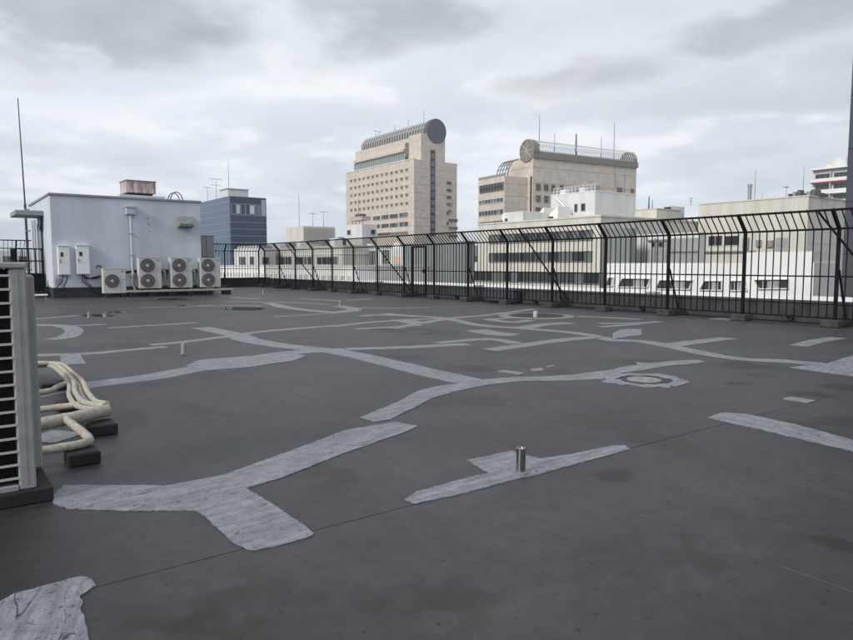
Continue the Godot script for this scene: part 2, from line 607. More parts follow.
func deck_slab(st: SurfaceTool, x0: float, x1: float, z0: float, z1: float):
	var b := 0.002
	var yb := -0.004
	var rect := [Vector3(x0 + b, 0, z0 + b), Vector3(x1 - b, 0, z0 + b), Vector3(x1 - b, 0, z1 - b), Vector3(x0 + b, 0, z1 - b)]
	var low := [Vector3(x0, yb, z0), Vector3(x1, yb, z0), Vector3(x1, yb, z1), Vector3(x0, yb, z1)]
	var c := Vector3((x0 + x1) / 2, 0, (z0 + z1) / 2)
	quad_uv(st, rect[0], rect[1], rect[2], rect[3], Vector3.UP)
	for k in 4:
		var l := (k + 1) % 4
		quad_uv(st, rect[k], rect[l], low[l], low[k], (rect[k] + rect[l]) / 2 - c + Vector3(0, 0.5, 0))

func quad_uv(st: SurfaceTool, a: Vector3, b: Vector3, c: Vector3, d: Vector3, n: Vector3):
	for t: Array in [[a, b, c], [a, c, d]]:
		if (t[0] - t[2]).cross(t[0] - t[1]).dot(n) < 0.0:
			t = [t[0], t[2], t[1]]
		for p in t:
			st.set_uv(Vector2(p.x, p.z) / 3.0)
			st.set_uv2(Vector2((p.x + 4.0) / 20.4, (p.z + 39.0) / 42.0))
			st.add_vertex(p)

var STRIPS := [
	[[[0.73, -7.89], [1.33, -8.23], [2.04, -8.37], [2.83, -8.76], [3.78, -9.24], [4.59, -9.41], [5.17, -9.2]], 0.42],
	[[[4.54, -14.33], [4.61, -12.74], [4.5, -11.43], [4.63, -10.24], [4.99, -9.04], [4.98, -7.62], [4.93, -6.85], [4.93, -5.82]], 0.42],
	[[[5.24, -9.31], [6.05, -8.95], [6.74, -8.78], [7.23, -8.67]], 0.3],
	[[[6.93, -9.11], [7.88, -9.08], [8.09, -8.79], [7.96, -8.22]], 0.26],
	[[[7, -7.86], [7.8, -7.96], [8.84, -8.12], [9.83, -8.05], [9.7, -7.6], [9.94, -7.17], [9.74, -6.48], [9.35, -5.59], [9.24, -4.96], [9.5, -4.53], [9.61, -4.04]], 0.32],
	[[[9.79, -6.53], [10.6, -6.56], [11.69, -6.54]], 0.36],
	[[[12.19, -9.9], [12.99, -9.47], [13.73, -9.39]], 0.3],
	[[[11.46, -5.22], [12.52, -5.37], [13.36, -5.37]], 0.3],
	[[[9.92, -15.4], [9.95, -14.71], [10.24, -13.27], [9.72, -11.25], [9.93, -10.14], [10.11, -8.98], [9.96, -8.13]], 0.3],
	[[[7.72, -11.71], [9.27, -12.54], [10.47, -13.1], [11.92, -13.35], [14.56, -14.28]], 0.3],
	[[[9.9, -10.14], [11.05, -10.49], [11.75, -10.38]], 0.4],
	[[[8.93, -10.42], [8.77, -9.65], [8.91, -9.23]], 0.5],
	[[[10.93, -12.38], [10.8, -11.31], [11.59, -11.53]], 0.3],
	[[[12.57, -13.46], [12.11, -12.49], [11.24, -12.22], [10.97, -12.43]], 0.22],
	[[[13.39, -11.63], [13.7, -10.88], [13.87, -10.03]], 0.28],
	[[[11.5, -9.35], [12.83, -9.27]], 0.26],
	[[[2.87, -11.71], [3.38, -11.78], [4.46, -12.28], [5.18, -12.68], [6.34, -12.92], [7.12, -12.98]], 0.26],
	[[[6.91, -12.84], [8.34, -13.29], [9.55, -13.25], [10.54, -13.12]], 0.26],
	[[[1.14, -11.38], [1.83, -11.12], [2.45, -11.21], [3.02, -11.3]], 0.26],
	[[[2.41, -16.33], [3.08, -16.32]], 0.24],
	[[[2.93, -15.37], [3.8, -15.42], [4.83, -15.53]], 0.24],
	[[[1.74, -17.12], [2.23, -16.46], [2.25, -15.08], [1.95, -13.91], [1.62, -13.64]], 0.34],
	[[[1.86, -18.86], [3.02, -19.6]], 0.25],
	[[[6.2, -21.47], [7.77, -21.39], [8.45, -20.38]], 0.25],
	[[[9.34, -21.98], [8.99, -20.29], [8.81, -19.07], [8.96, -16.83], [10.07, -17.31], [10.47, -19.08]], 0.42],
	[[[6.98, -16.14], [8.31, -16.23], [9.87, -16.66]], 0.2],
	[[[8.46, -23.79], [10, -21.88], [10.66, -19.94]], 0.22],
	[[[10.55, -17.8], [11.49, -16.99], [12.43, -16.71]], 0.25],
	[[[8.86, -14.96], [9.58, -14.99], [10.1, -13.97]], 0.34],
	[[[9.11, -13.5], [8.84, -12.27]], 0.5],
	[[[7, -12.05], [7.85, -11.95], [8.68, -12.01]], 0.24],
	[[[5.12, -21.91], [7.34, -21.77]], 0.22],
	[[[5.73, -6.22], [5.79, -5.88]], 0.14],
	[[[8.44, -8.15], [8.52, -7.99]], 0.2],
	[[[12.28, -21.8], [13.65, -22.12]], 0.35],
	[[[9.71, -26.47], [10.22, -24.65]], 0.3],
	[[[11.57, -24.12], [11.97, -21.62]], 0.25],
	[[[15.25, -8.83], [16.25, -9.04]], 0.5],
	[[[6.89, -3.23], [6.89, -2.98]], 0.2],
	[[[0.57, -5.79], [0.83, -5.98]], 0.35]]

var POLYS := [
	[[0.48, -4.21], [0.5, -4.35], [0.58, -4.53], [0.83, -4.35], [1.09, -4.15], [1.44, -4.15], [2.09, -4.44], [2.65, -4.71], [3.13, -4.7], [3.19, -4.47], [3.06, -4.39], [2.26, -4.11], [1.72, -3.88], [1.46, -3.82], [1.48, -3.42], [1.48, -2.96], [1.41, -2.93], [1.26, -2.93], [1.15, -2.95], [1.11, -3.09], [1.11, -3.34], [1.11, -3.54], [1.09, -3.64], [0.82, -3.83], [0.54, -4.08]],
	[[0.1, -3.09], [0.15, -3.09], [0.2, -3.13], [0.45, -3.14], [0.48, -3.1], [0.49, -3.01], [0.42, -2.95], [0.41, -2.87], [0.4, -2.74], [0.39, -2.64], [0.39, -2.5], [0.33, -2.27], [0.14, -2.23], [0.03, -2.49]],
	[[2.12, -3.09], [2.25, -3.16], [2.67, -3.18], [2.83, -3.17], [2.9, -3.47], [3.31, -3.46], [3.33, -3.2], [3.63, -3.14], [4.01, -3.12], [4.09, -3.06], [4.03, -2.98], [3.43, -2.97], [3.06, -2.96], [2.89, -2.98], [2.46, -2.97], [2.13, -3]],
	[[2.97, -5.02], [3.15, -5.13], [3.54, -5.34], [4.04, -5.68], [3.73, -5.48], [4.09, -5.73], [4.43, -5.83], [4.7, -5.82], [5, -5.83], [5.15, -5.86], [5.51, -5.76], [5.88, -5.57], [6.25, -5.45], [6.61, -5.45], [6.96, -5.42], [7.15, -5.49], [7.57, -5.49], [7.73, -5.66], [7.8, -5.48], [8.34, -5.41], [8.62, -5.28], [8.56, -5.11], [8.32, -5.09], [7.83, -5.2], [7.26, -5.18], [6.76, -5.19], [6.27, -5.04], [5.89, -5.22], [5.41, -5.51], [4.99, -5.57], [4.43, -5.48], [3.98, -5.33], [3.64, -5.1], [3.36, -4.93], [3.64, -5.11], [3.15, -4.81], [2.99, -4.82]],
	[[5.44, -3.21], [5.72, -3.24], [5.84, -3.09], [5.79, -2.63], [5.63, -2.13], [5.45, -1.79], [5.14, -1.68], [5.29, -1.99], [5.36, -2.54], [5.41, -3.03]],
	[[8.95, -4.17], [9.4, -4.12], [9.71, -4.04], [10.93, -4.19], [12.36, -4.3], [9.08, -3.06], [8.89, -3.4], [8.89, -3.63]],
	[[2.65, -9.01], [2.97, -9.43], [3.65, -9.39], [4.32, -9.28], [4.38, -8.93], [3.99, -8.58], [3.3, -8.39], [2.76, -8.44]],
	[[1.46, -11.14], [1.71, -11.03], [1.62, -10], [1.32, -10.03]],
	[[10.63, -8.32], [11.42, -8.72], [11.79, -8.51], [10.86, -7.82], [10.47, -7.8], [9.83, -7.69]],
	[[6.12, -6.06], [6.34, -6.08], [6.19, -5.9], [6.02, -5.94]],
	[[6.47, -6.13], [6.62, -6.14], [6.56, -6.06], [6.42, -6.05]]]

var PUDDLES := [
	[[8.04, -19.18], [7.88, -18.94], [7.64, -18.83], [7.39, -18.87], [7.15, -19.04], [6.99, -19.31], [6.92, -19.64], [6.97, -19.97], [7.13, -20.22], [7.37, -20.36], [7.64, -20.33], [7.89, -20.15], [8.06, -19.85], [8.11, -19.5]],
	[[3.79, -19.03], [3.71, -18.84], [3.59, -18.75], [3.44, -18.76], [3.29, -18.87], [3.18, -19.05], [3.11, -19.29], [3.11, -19.53], [3.18, -19.72], [3.31, -19.82], [3.46, -19.82], [3.62, -19.71], [3.74, -19.51], [3.8, -19.26]],
	[[4.39, -19.94], [4.33, -19.8], [4.22, -19.73], [4.1, -19.74], [3.99, -19.83], [3.89, -19.98], [3.84, -20.16], [3.85, -20.34], [3.91, -20.49], [4.01, -20.57], [4.13, -20.56], [4.26, -20.47], [4.35, -20.32], [4.4, -20.13]],
	[[7.8, -25.97], [7.68, -25.75], [7.48, -25.65], [7.26, -25.69], [7.05, -25.84], [6.88, -26.1], [6.8, -26.4], [6.82, -26.69], [6.94, -26.92], [7.13, -27.04], [7.36, -27.01], [7.59, -26.84], [7.76, -26.58], [7.83, -26.26]],
	[[6.77, -21.8], [6.69, -21.66], [6.58, -21.59], [6.46, -21.6], [6.35, -21.68], [6.26, -21.83], [6.23, -22.01], [6.25, -22.19], [6.32, -22.33], [6.43, -22.41], [6.56, -22.4], [6.67, -22.32], [6.76, -22.17], [6.79, -21.98]]]

func strip(parent: Node, pts: Array, width: float, y: float):
	var cv := Curve2D.new()
	for i in pts.size():
		var p := Vector2(pts[i][0], pts[i][1])
		var tan := Vector2.ZERO
		if i > 0 and i < pts.size() - 1:
			tan = (Vector2(pts[i + 1][0], pts[i + 1][1]) - Vector2(pts[i - 1][0], pts[i - 1][1])) * 0.14
		cv.add_point(p, -tan, tan)
	var length := cv.get_baked_length()
	var n := maxi(4, int(length / 0.035))
	var jit := FastNoiseLite.new()
	jit.seed = int(absf(pts[0][0]) * 97 + absf(pts[0][1]) * 31)
	jit.frequency = 1.0
	jit.fractal_octaves = 4
	var st := mb()
	var prev := []
	var vo := rng.randf() * 3.0
	for i in n + 1:
		var d := length * i / n
		var p := cv.sample_baked(d, true)
		var q := (cv.sample_baked(minf(d + 0.05, length), true) - cv.sample_baked(maxf(d - 0.05, 0.0), true)).normalized()
		var side := Vector2(-q.y, q.x)
		var wl := width * 0.5 * (1.0 + jit.get_noise_2d(d * 0.6, 0.0) * 0.20) + jit.get_noise_2d(d * 9.0, 3.0) * 0.013
		var wr := width * 0.5 * (1.0 + jit.get_noise_2d(d * 0.6, 9.0) * 0.20) + jit.get_noise_2d(d * 9.0, 13.0) * 0.013
		if i == 0 or i == n:
			wl *= 0.72
			wr *= 0.8
		var a := p + side * wl
		var b := p - side * wr
		var now := [Vector3(a.x, y, a.y), Vector3(b.x, y, b.y), d, wl, wr]
		if i > 0:
			var uv := [Vector2(prev[2], vo + prev[3]), Vector2(prev[2], vo - prev[4]), Vector2(d, vo - wr), Vector2(d, vo + wl)]
			var vs := [prev[0], prev[1], now[1], now[0]]
			for t in [[0, 1, 2], [0, 2, 3]]:
				if ((vs[t[0]] - vs[t[2]]).cross(vs[t[0]] - vs[t[1]])).y < 0.0:
					t = [t[0], t[2], t[1]]
				for k in t:
					st.set_uv(uv[k] / 1.6)
					st.add_vertex(vs[k])
			edge_skirt(st, prev[0], now[0])
			edge_skirt(st, prev[1], now[1])
		prev = now
	build(st, "repair_strip", M.coat, parent)

func edge_skirt(st: SurfaceTool, a: Vector3, b: Vector3):
	var a2 := Vector3(a.x, 0.0003, a.z)
	var b2 := Vector3(b.x, 0.0003, b.z)
	var n := (b - a).cross(Vector3.UP)
	st.set_uv(Vector2(a.x, a.z) / 1.6)
	tri(st, a, b, b2, n)
	tri(st, a, b2, a2, n)

func ragged(pts: Array, step: float, amp: float, seed_: int) -> PackedVector2Array:
	var jit := FastNoiseLite.new()
	jit.seed = seed_
	jit.frequency = 1.0
	jit.fractal_octaves = 4
	var out := PackedVector2Array()
	for i in pts.size():
		var a := Vector2(pts[i][0], pts[i][1])
		var b := Vector2(pts[(i + 1) % pts.size()][0], pts[(i + 1) % pts.size()][1])
		var m := maxi(1, int(a.distance_to(b) / step))
		for k in m:
			var p := a.lerp(b, float(k) / m)
			out.append(p + Vector2(jit.get_noise_2d(p.x * 12, p.y * 12), jit.get_noise_2d(p.x * 12 + 50, p.y * 12)) * amp)
	return out

func patch(parent: Node, pts: Array, y: float, called: String, m: Material = null, step := 0.014, amp := 0.011) -> MeshInstance3D:
	var pg := ragged(pts, step, amp, int(absf(pts[0][0] * 77)))
	var ix := Geometry2D.triangulate_polygon(pg)
	if ix.is_empty():
		pg = PackedVector2Array()
		for p in pts:
			pg.append(Vector2(p[0], p[1]))
		ix = Geometry2D.triangulate_polygon(pg)
	# streaks run along the patch's longest edge
	var far := Vector2.ZERO
	for i in pg.size():
		for j in range(i + 1, pg.size(), 3):
			if pg[i].distance_to(pg[j]) > far.length():
				far = pg[j] - pg[i]
	var du := far.normalized()
	var dv := Vector2(-du.y, du.x)
	var st := mb()
	for t in range(0, ix.size(), 3):
		var v := [pg[ix[t]], pg[ix[t + 1]], pg[ix[t + 2]]]
		if (v[1] - v[0]).cross(v[2] - v[0]) < 0.0:
			v = [v[0], v[2], v[1]]
		for p in v:
			st.set_uv(Vector2(p.dot(du), p.dot(dv)) / 1.6)
			st.add_vertex(Vector3(p.x, y, p.y))
	for i in pg.size():
		var p: Vector2 = pg[i]
		var q: Vector2 = pg[(i + 1) % pg.size()]
		edge_skirt(st, Vector3(p.x, y, p.y), Vector3(q.x, y, q.y))
	return build(st, called, m if m != null else M.coat, parent)

func ring_patch(parent: Node, c: Vector3, y: float):
	var st := mb()
	var jit := FastNoiseLite.new()
	jit.frequency = 1.0
	var n := 48
	for k in n:
		var v := []
		for kk in [k, (k + 1) % n]:
			var a: float = TAU * kk / n
			var e := Vector3(cos(a), 0, sin(a))
			var ro := 0.47 + jit.get_noise_2d(cos(a) * 3, sin(a) * 3) * 0.14
			var ri := 0.30 + jit.get_noise_2d(cos(a) * 2 + 20, sin(a) * 2) * 0.06
			v.append(c + e * ri + Vector3(0, y, 0))
			v.append(c + e * ro + Vector3(0, y, 0))
		for t in [[0, 1, 3], [0, 3, 2]]:
			if ((v[t[0]] - v[t[2]]).cross(v[t[0]] - v[t[1]])).y < 0.0:
				t = [t[0], t[2], t[1]]
			for q in t:
				st.set_uv(Vector2(v[q].x, v[q].z) / 1.6)
				st.add_vertex(v[q])
		edge_skirt(st, v[1], v[3])
	build(st, "repair_ring", M.coat, parent)

# ---------------------------------------------------------------- fences
# local x along the run, local z towards the inside of the roof
func make_fence(called: String, label: String, at: Vector3, turn: float, panels: int, braced: Array, diagonals: Array, gate_panel := -1):
	var f := thing(called, label, "fence", at, turn)
	var sp := 2.05
	var bar := mb()
	bar_path(bar, [Vector3(0, 0.16, 0), Vector3(0, 2.10, 0), Vector3(0, 2.505, 0.375)], 0.010)
	bar.generate_normals()
	var bar_mesh := bar.commit()
	var post := mb()
	bar_path(post, [Vector3(0, 0.0, 0), Vector3(0, 2.10, 0), Vector3(0, 2.49, 0.36)], 0.032)
	post.generate_normals()
	var post_mesh := post.commit()
	var foot_small := mb()
	box(foot_small, Vector3(0, 0.075, 0.02), Vector3(0.36, 0.15, 0.34), 0.015)
	foot_small.generate_normals()
	var foot_mesh := foot_small.commit()
	var foot_big := mb()
	box(foot_big, Vector3(0, 0.075, -0.16), Vector3(0.36, 0.15, 0.80), 0.015)
	foot_big.generate_normals()
	var foot_big_mesh := foot_big.commit()
	var brace := mb()
	tube(brace, [Vector3(0.03, 1.22, -0.02), Vector3(0.03, 0.16, -0.45)], 0.024, 6)
	boxr(brace, -0.03, 0.09, 0.15, 0.17, -0.52, -0.38)
	brace.generate_normals()
	var brace_mesh := brace.commit()
	for k in panels + 1:
		add_part(f, "post", post_mesh, M.steel_black, Vector3(k * sp, 0.0, 0))
		var wide := k in braced
		add_part(f, "concrete_foot", foot_big_mesh if wide else foot_mesh, M.fence_foot, Vector3(k * sp + rng.randf_range(-0.03, 0.03), 0.0, rng.randf_range(-0.02, 0.03)))
		if wide:
			add_part(f, "brace", brace_mesh, M.steel_black, Vector3(k * sp, 0, 0))
		if k == panels:
			break
		for r in [[0.05, 0.0, 0.012], [0.18, 0.0, 0.016], [1.08, 0.0, 0.016], [2.10, 0.0, 0.022], [2.48, 0.35, 0.024]]:
			var st := mb()
			box(st, Vector3(sp * 0.5, r[0], r[1]), Vector3(sp - 0.004, r[2] * 2, r[2] * 2))
			build(st, "rail", M.steel_black, f).position.x = k * sp
		for b in range(1, 12):
			add_part(f, "bar", bar_mesh, M.steel_black, Vector3(k * sp + b * sp / 12.0, 0, 0.0))
		if k == gate_panel:
			var gt := mb()
			boxr(gt, 0.62, 0.72, 0.1, 2.06, 0.015, 0.075, 0.006)
			boxr(gt, 1.52, 1.62, 0.1, 2.06, 0.015, 0.075, 0.006)
			boxr(gt, 0.72, 1.52, 1.99, 2.06, 0.015, 0.075)
			boxr(gt, 0.72, 1.52, 0.1, 0.17, 0.015, 0.075)
			boxr(gt, 1.40, 1.52, 1.0, 1.14, 0.02, 0.09)
			build(gt, "gate", M.steel_black, f).position.x = k * sp
	for d in diagonals:
		var st := mb()
		tube(st, [Vector3(d[0], 2.46, 0.33), Vector3(d[1], 0.2, -0.36)], 0.026, 6)
		build(st, "diagonal_brace", M.steel_black, f)
	return f

func bar_path(st: SurfaceTool, pts: Array, h: float):
	# square bar along points that lie in the y-z plane
	for i in pts.size() - 1:
		var d: Vector3 = (pts[i + 1] - pts[i]).normalized()
		var s := Vector3(h, 0, 0)
		var u := d.cross(Vector3.RIGHT) * h
		var a: Vector3 = pts[i] - d * (h * 0.3 if i > 0 else 0.0)
		var b: Vector3 = pts[i + 1]
		for e in [[s, u], [u, -s], [-s, -u], [-u, s]]:
			quad(st, a + e[0] + e[1], a + e[0] - e[1], b + e[0] - e[1], b + e[0] + e[1], e[0])
		quad(st, b + s + u, b + s - u, b - s - u, b - s + u, d)
		quad(st, a + s + u, a + s - u, a - s - u, a - s + u, -d)

func add_part(parent: Node, called: String, mesh: Mesh, m: Material, at: Vector3) -> MeshInstance3D:
	var o := MeshInstance3D.new()
	o.mesh = mesh
	put(o, called, m, parent)
	o.position = at
	return o

# ---------------------------------------------------------------- air conditioners
func fan_guard(parent: Node, c: Vector3, r: float):
	var bk := mb()
	lathe(bk, c, Vector3(0, 0, 1), [Vector2(r * 1.04, 0.004), Vector2(r, 0.004), Vector2(r * 0.96, 0.002), Vector2(0, 0.002)], 28)
	var g := build(bk, "fan_opening", M.fan, parent)
	var bl := mb()
	for k in 3:
		var a0 := TAU * k / 3.0 + 0.4
		for j in 6:
			var a := a0 + j * 0.16
			var b := a + 0.16
			quad(bl, c + Vector3(cos(a) * r * 0.28, sin(a) * r * 0.28, 0.006 + j * 0.002), c + Vector3(cos(b) * r * 0.28, sin(b) * r * 0.28, 0.008 + j * 0.002), c + Vector3(cos(b) * r * 0.9, sin(b) * r * 0.9, 0.008 + j * 0.002), c + Vector3(cos(a) * r * 0.9, sin(a) * r * 0.9, 0.006 + j * 0.002), Vector3(0, 0, 1))
	build(bl, "fan_blades", M.wire_dark, g)
	var gw := mb()
	for k in 6:
		var rr := r * (0.25 + 0.155 * k)
		lathe(gw, c + Vector3(0, 0, 0.03), Vector3(0, 0, 1), [Vector2(rr + 0.006, 0.0), Vector2(rr + 0.006, 0.008), Vector2(rr - 0.006, 0.008), Vector2(rr - 0.006, 0.0)], 24)
	for k in 8:
		var a := TAU * k / 8.0
		tube(gw, [c + Vector3(cos(a) * r * 0.2, sin(a) * r * 0.2, 0.034), c + Vector3(cos(a) * r, sin(a) * r, 0.03)], 0.005, 4)
	build(gw, "fan_guard", M.wire_dark, g)
	var hub := mb()
	lathe(hub, c, Vector3(0, 0, 1), [Vector2(r * 0.24, 0.028), Vector2(r * 0.24, 0.046), Vector2(r * 0.19, 0.054), Vector2(0, 0.054)], 18)
	build(hub, "guard_hub", M.wire, g)

func make_ac(label: String, w: float, h: float, fans: int, at: Vector3) -> Node3D:
	var t := thing("outdoor_unit", label, "air conditioner", at, 0.0, "outdoor units beside the hut")
	var dep := 0.34
	var st := mb()
	boxr(st, 0, w, 0.06, h - 0.03, -dep, 0, 0.012)
	build(st, "casing", M.ac, t)
	st = mb()
	boxr(st, -0.012, w + 0.012, h - 0.03, h, -dep - 0.012, 0.014, 0.01)
	build(st, "top_cover", M.ac, t)
	for x in [0.12, w - 0.2]:
		blk(t, "foot", M.rubber, x, x + 0.1, 0.0, 0.06, -dep - 0.02, 0.03)
	var fw := w * 0.70
	var fh := (h - 0.1) / fans
	for k in fans:
		fan_guard(t, Vector3(0.03 + fw * 0.5, 0.07 + fh * (k + 0.5), 0.0), minf(fw, fh) * 0.44)
	# panel seams and plates on the right hand
	blk(t, "seam", M.wire_dark, fw + 0.045, fw + 0.051, 0.08, h - 0.04, 0.0, 0.003)
	blk(t, "name_plate", M.trim, fw + 0.10, fw + 0.19, h - 0.17, h - 0.09, 0.0, 0.004)
	blk(t, "handle_recess", M.wire_dark, w - 0.10, w - 0.03, h * 0.55, h * 0.55 + 0.03, 0.0, 0.003)
	return t

func make_near_unit(at: Vector3, label: String):
	# stands with its coil side towards the camera; origin at the right front bottom corner of the casing
	var t := thing("condenser_unit", label, "air conditioner", at, 0.0, "condensers on the left")
	var w := 0.99
	var h := 1.275
	var dep := 0.34
	blk(t, "coil_core", M.ac_dark, -w + 0.03, -0.03, 0.05, h - 0.06, -dep + 0.04, -0.03)
	for x in [-0.085, -w]:
		var st := mb()
		boxr(st, x, x + 0.085, 0.0, h - 0.035, -dep, 0.0, 0.01)
		boxr(st, x + 0.035, x + 0.042, 0.03, h - 0.04, 0.0, 0.004)
		build(st, "corner_panel", M.ac_near, t)
	var st2 := mb()
	boxr(st2, -w - 0.006, 0.006, h - 0.035, h, -dep - 0.006, 0.008, 0.008)
	build(st2, "top_cover", M.ac_near, t)
	blk(t, "bottom_frame", M.ac_near, -w + 0.085, -0.085, 0.0, 0.035, -dep, 0.0, 0.005)
	blk(t, "back_panel", M.ac_near, -w + 0.085, -0.085, 0.035, h - 0.035, -dep, -dep + 0.02)
	# dark fins behind the guard
	var fins := mb()
	for k in 90:
		var x := -w + 0.09 + k * (w - 0.18) / 90.0
		boxr(fins, x, x + 0.003, 0.05, h - 0.06, -0.03, -0.022)
	build(fins, "coil_fins", M.coil, t)
	for k in 16:
		var wr := mb()
		var y := 0.035 + (k + 0.5) * (h - 0.07) / 16.0
		boxr(wr, -w + 0.08, -0.08, y - 0.006, y + 0.006, -0.012, -0.002)
		build(wr, "guard_wire", M.wire, t)
	for k in 7:
		var wr := mb()
		var x := -0.085 - 0.105 - k * 0.12
		boxr(wr, x - 0.004, x + 0.004, 0.03, h - 0.03, -0.020, -0.012)
		build(wr, "guard_upright", M.wire, t)
	# piping cover behind the right corner
	blk(t, "piping_cover", M.ac_near, -0.05, 0.072, 0.02, h - 0.075, -dep - 0.20, -dep - 0.002, 0.012)
	for c in t.get_children():
		c.position.y += 0.085
	blk(t, "plinth", M.rubber, -1.05, 0.079, 0.0, 0.085, -dep - 0.09, 0.022, 0.008)
	return t

# ---------------------------------------------------------------- far buildings
func building(called: String, label: String, at: Vector3, turn_deg: float) -> Node3D:
	return thing(called, label, "building", at, deg_to_rad(turn_deg))

# wall block: heights are above the roof deck, the node stands on the street 28 m below
func wall(b: Node3D, m: Material, x0: float, x1: float, y0: float, y1: float, z0: float, z1: float, called := "wall") -> MeshInstance3D:
	return blk(b, called, m, x0, x1, y0 + 28.0, y1 + 28.0, z0, z1)

func frame_mesh(w: float, h: float, t: float, d: float, cols: int) -> Mesh:
	var key := "%.1f %.1f %.2f %.2f %d" % [w, h, t, d, cols]
	if not frame_cache.has(key):
		var st := mb()
		boxr(st, -w / 2, w / 2, h / 2, h / 2 + t, 0, d)
		boxr(st, -w / 2, w / 2, -h / 2 - t, -h / 2, 0, d)
		boxr(st, -w / 2 - t, -w / 2, -h / 2 - t, h / 2 + t, 0, d)
		boxr(st, w / 2, w / 2 + t, -h / 2 - t, h / 2 + t, 0, d)
		for k in range(1, cols):
			var x := -w / 2 + w * k / cols
			boxr(st, x - t * 0.35, x + t * 0.35, -h / 2, h / 2, 0, d * 0.8)
		st.generate_normals()
		frame_cache[key] = st.commit()
	return frame_cache[key]

# a framed window on the left face (local x = off, looking to -x) or front face (local z = -off, looking to +z)
func window(b: Node3D, left: bool, r: Array, off := 0.0, cols := 1, fm: Material = null, gm: Material = null, t := 0.09, d := 0.14):
	var w: float = r[1] - r[0]
	var h: float = r[3] - r[2]
	var mid: float = (r[0] + r[1]) / 2
	var y: float = (r[2] + r[3]) / 2 + 28.0
	var o := MeshInstance3D.new()
	o.mesh = frame_mesh(w, h, t, d, cols)
	put(o, "window", fm if fm != null else M.frame, b)
	if left:
		o.position = Vector3(off, y, -mid)
		o.rotation.y = -PI / 2
	else:
		o.position = Vector3(mid, y, -off)
	var pw := w / cols
	for k in cols:
		var pick: Material = gm
		if gm == null:
			pick = [M.glass, M.glass, M.glass_soft, M.glass_dark][rng.randi() % 4]
		ubox(o, "pane", pick, Vector3(-w / 2 + pw * (k + 0.5), 0, 0.02), Vector3(pw, h, 0.04))

func mast(b: Node, x: float, y0: float, y1: float, z: float, r := 0.06, arms := 0) -> MeshInstance3D:
	var st := mb()
	tube(st, [Vector3(x, y0 + 28.0, z), Vector3(x, y1 + 28.0, z)], r, 6, r * 0.5)
	for k in arms:
		var y := y1 + 28.0 - 0.3 - k * (y1 - y0) * 0.28
		var l := (y1 - y0) * (0.26 - 0.04 * k)
		tube(st, [Vector3(x - l, y, z), Vector3(x + l, y, z)], r * 0.6, 5)
		for j in 5:
			var xx := x - l + l * 2 * j / 4.0
			tube(st, [Vector3(xx, y, z - l * 0.5), Vector3(xx, y, z + l * 0.5)], r * 0.4, 4)
	return build(st, "antenna", M.lattice_dark, b)

func make_ground():
	var st := mb()
	boxr(st, -3000, 3000, -29.0, -28.0, -3000, 3000)
	structure(build(st, "street_ground", M.street))
	st = mb()
	boxr(st, -5.4, 16.55, -28.0, -0.3, -39.1, 3.2)
	structure(build(st, "building_below", M.grey_wall))

# barrel vault of arched ribs: axis along local direction `along`, from c
func vault(b: Node, c: Vector3, along: Vector3, length: float, r: float, ribs: int, rib_mat: Material, core: Material, core_r: float, rib_r := 0.14):
	if core != null:
		var cs := mb()
		lathe(cs, c, along, [Vector2(core_r, 0.0), Vector2(core_r, length)], 18)
		build(cs, "vault_core", core, b)
	var side := along.cross(Vector3.UP).normalized()
	for k in ribs:
		var p := c + along * (length * k / (ribs - 1.0))
		var st := mb()
		var arc := []
		for j in 13:
			var a := deg_to_rad(-25.0 + 230.0 * j / 12.0)
			arc.append(p + side * cos(a) * r + Vector3.UP * sin(a) * r)
		tube(st, arc, rib_r, 5)
		build(st, "rib", rib_mat, b)
	for j in 7:
		var a := deg_to_rad(-20.0 + 220.0 * j / 6.0)
		var o := side * cos(a) * r + Vector3.UP * sin(a) * r
		var st := mb()
		tube(st, [c + o, c + along * length + o], rib_r * 0.9, 5)
		build(st, "purlin", rib_mat, b)

func make_far():
	tower_one()
	tower_two()
	blue_block()
	middle_blocks()
	right_blocks()
	left_blocks()

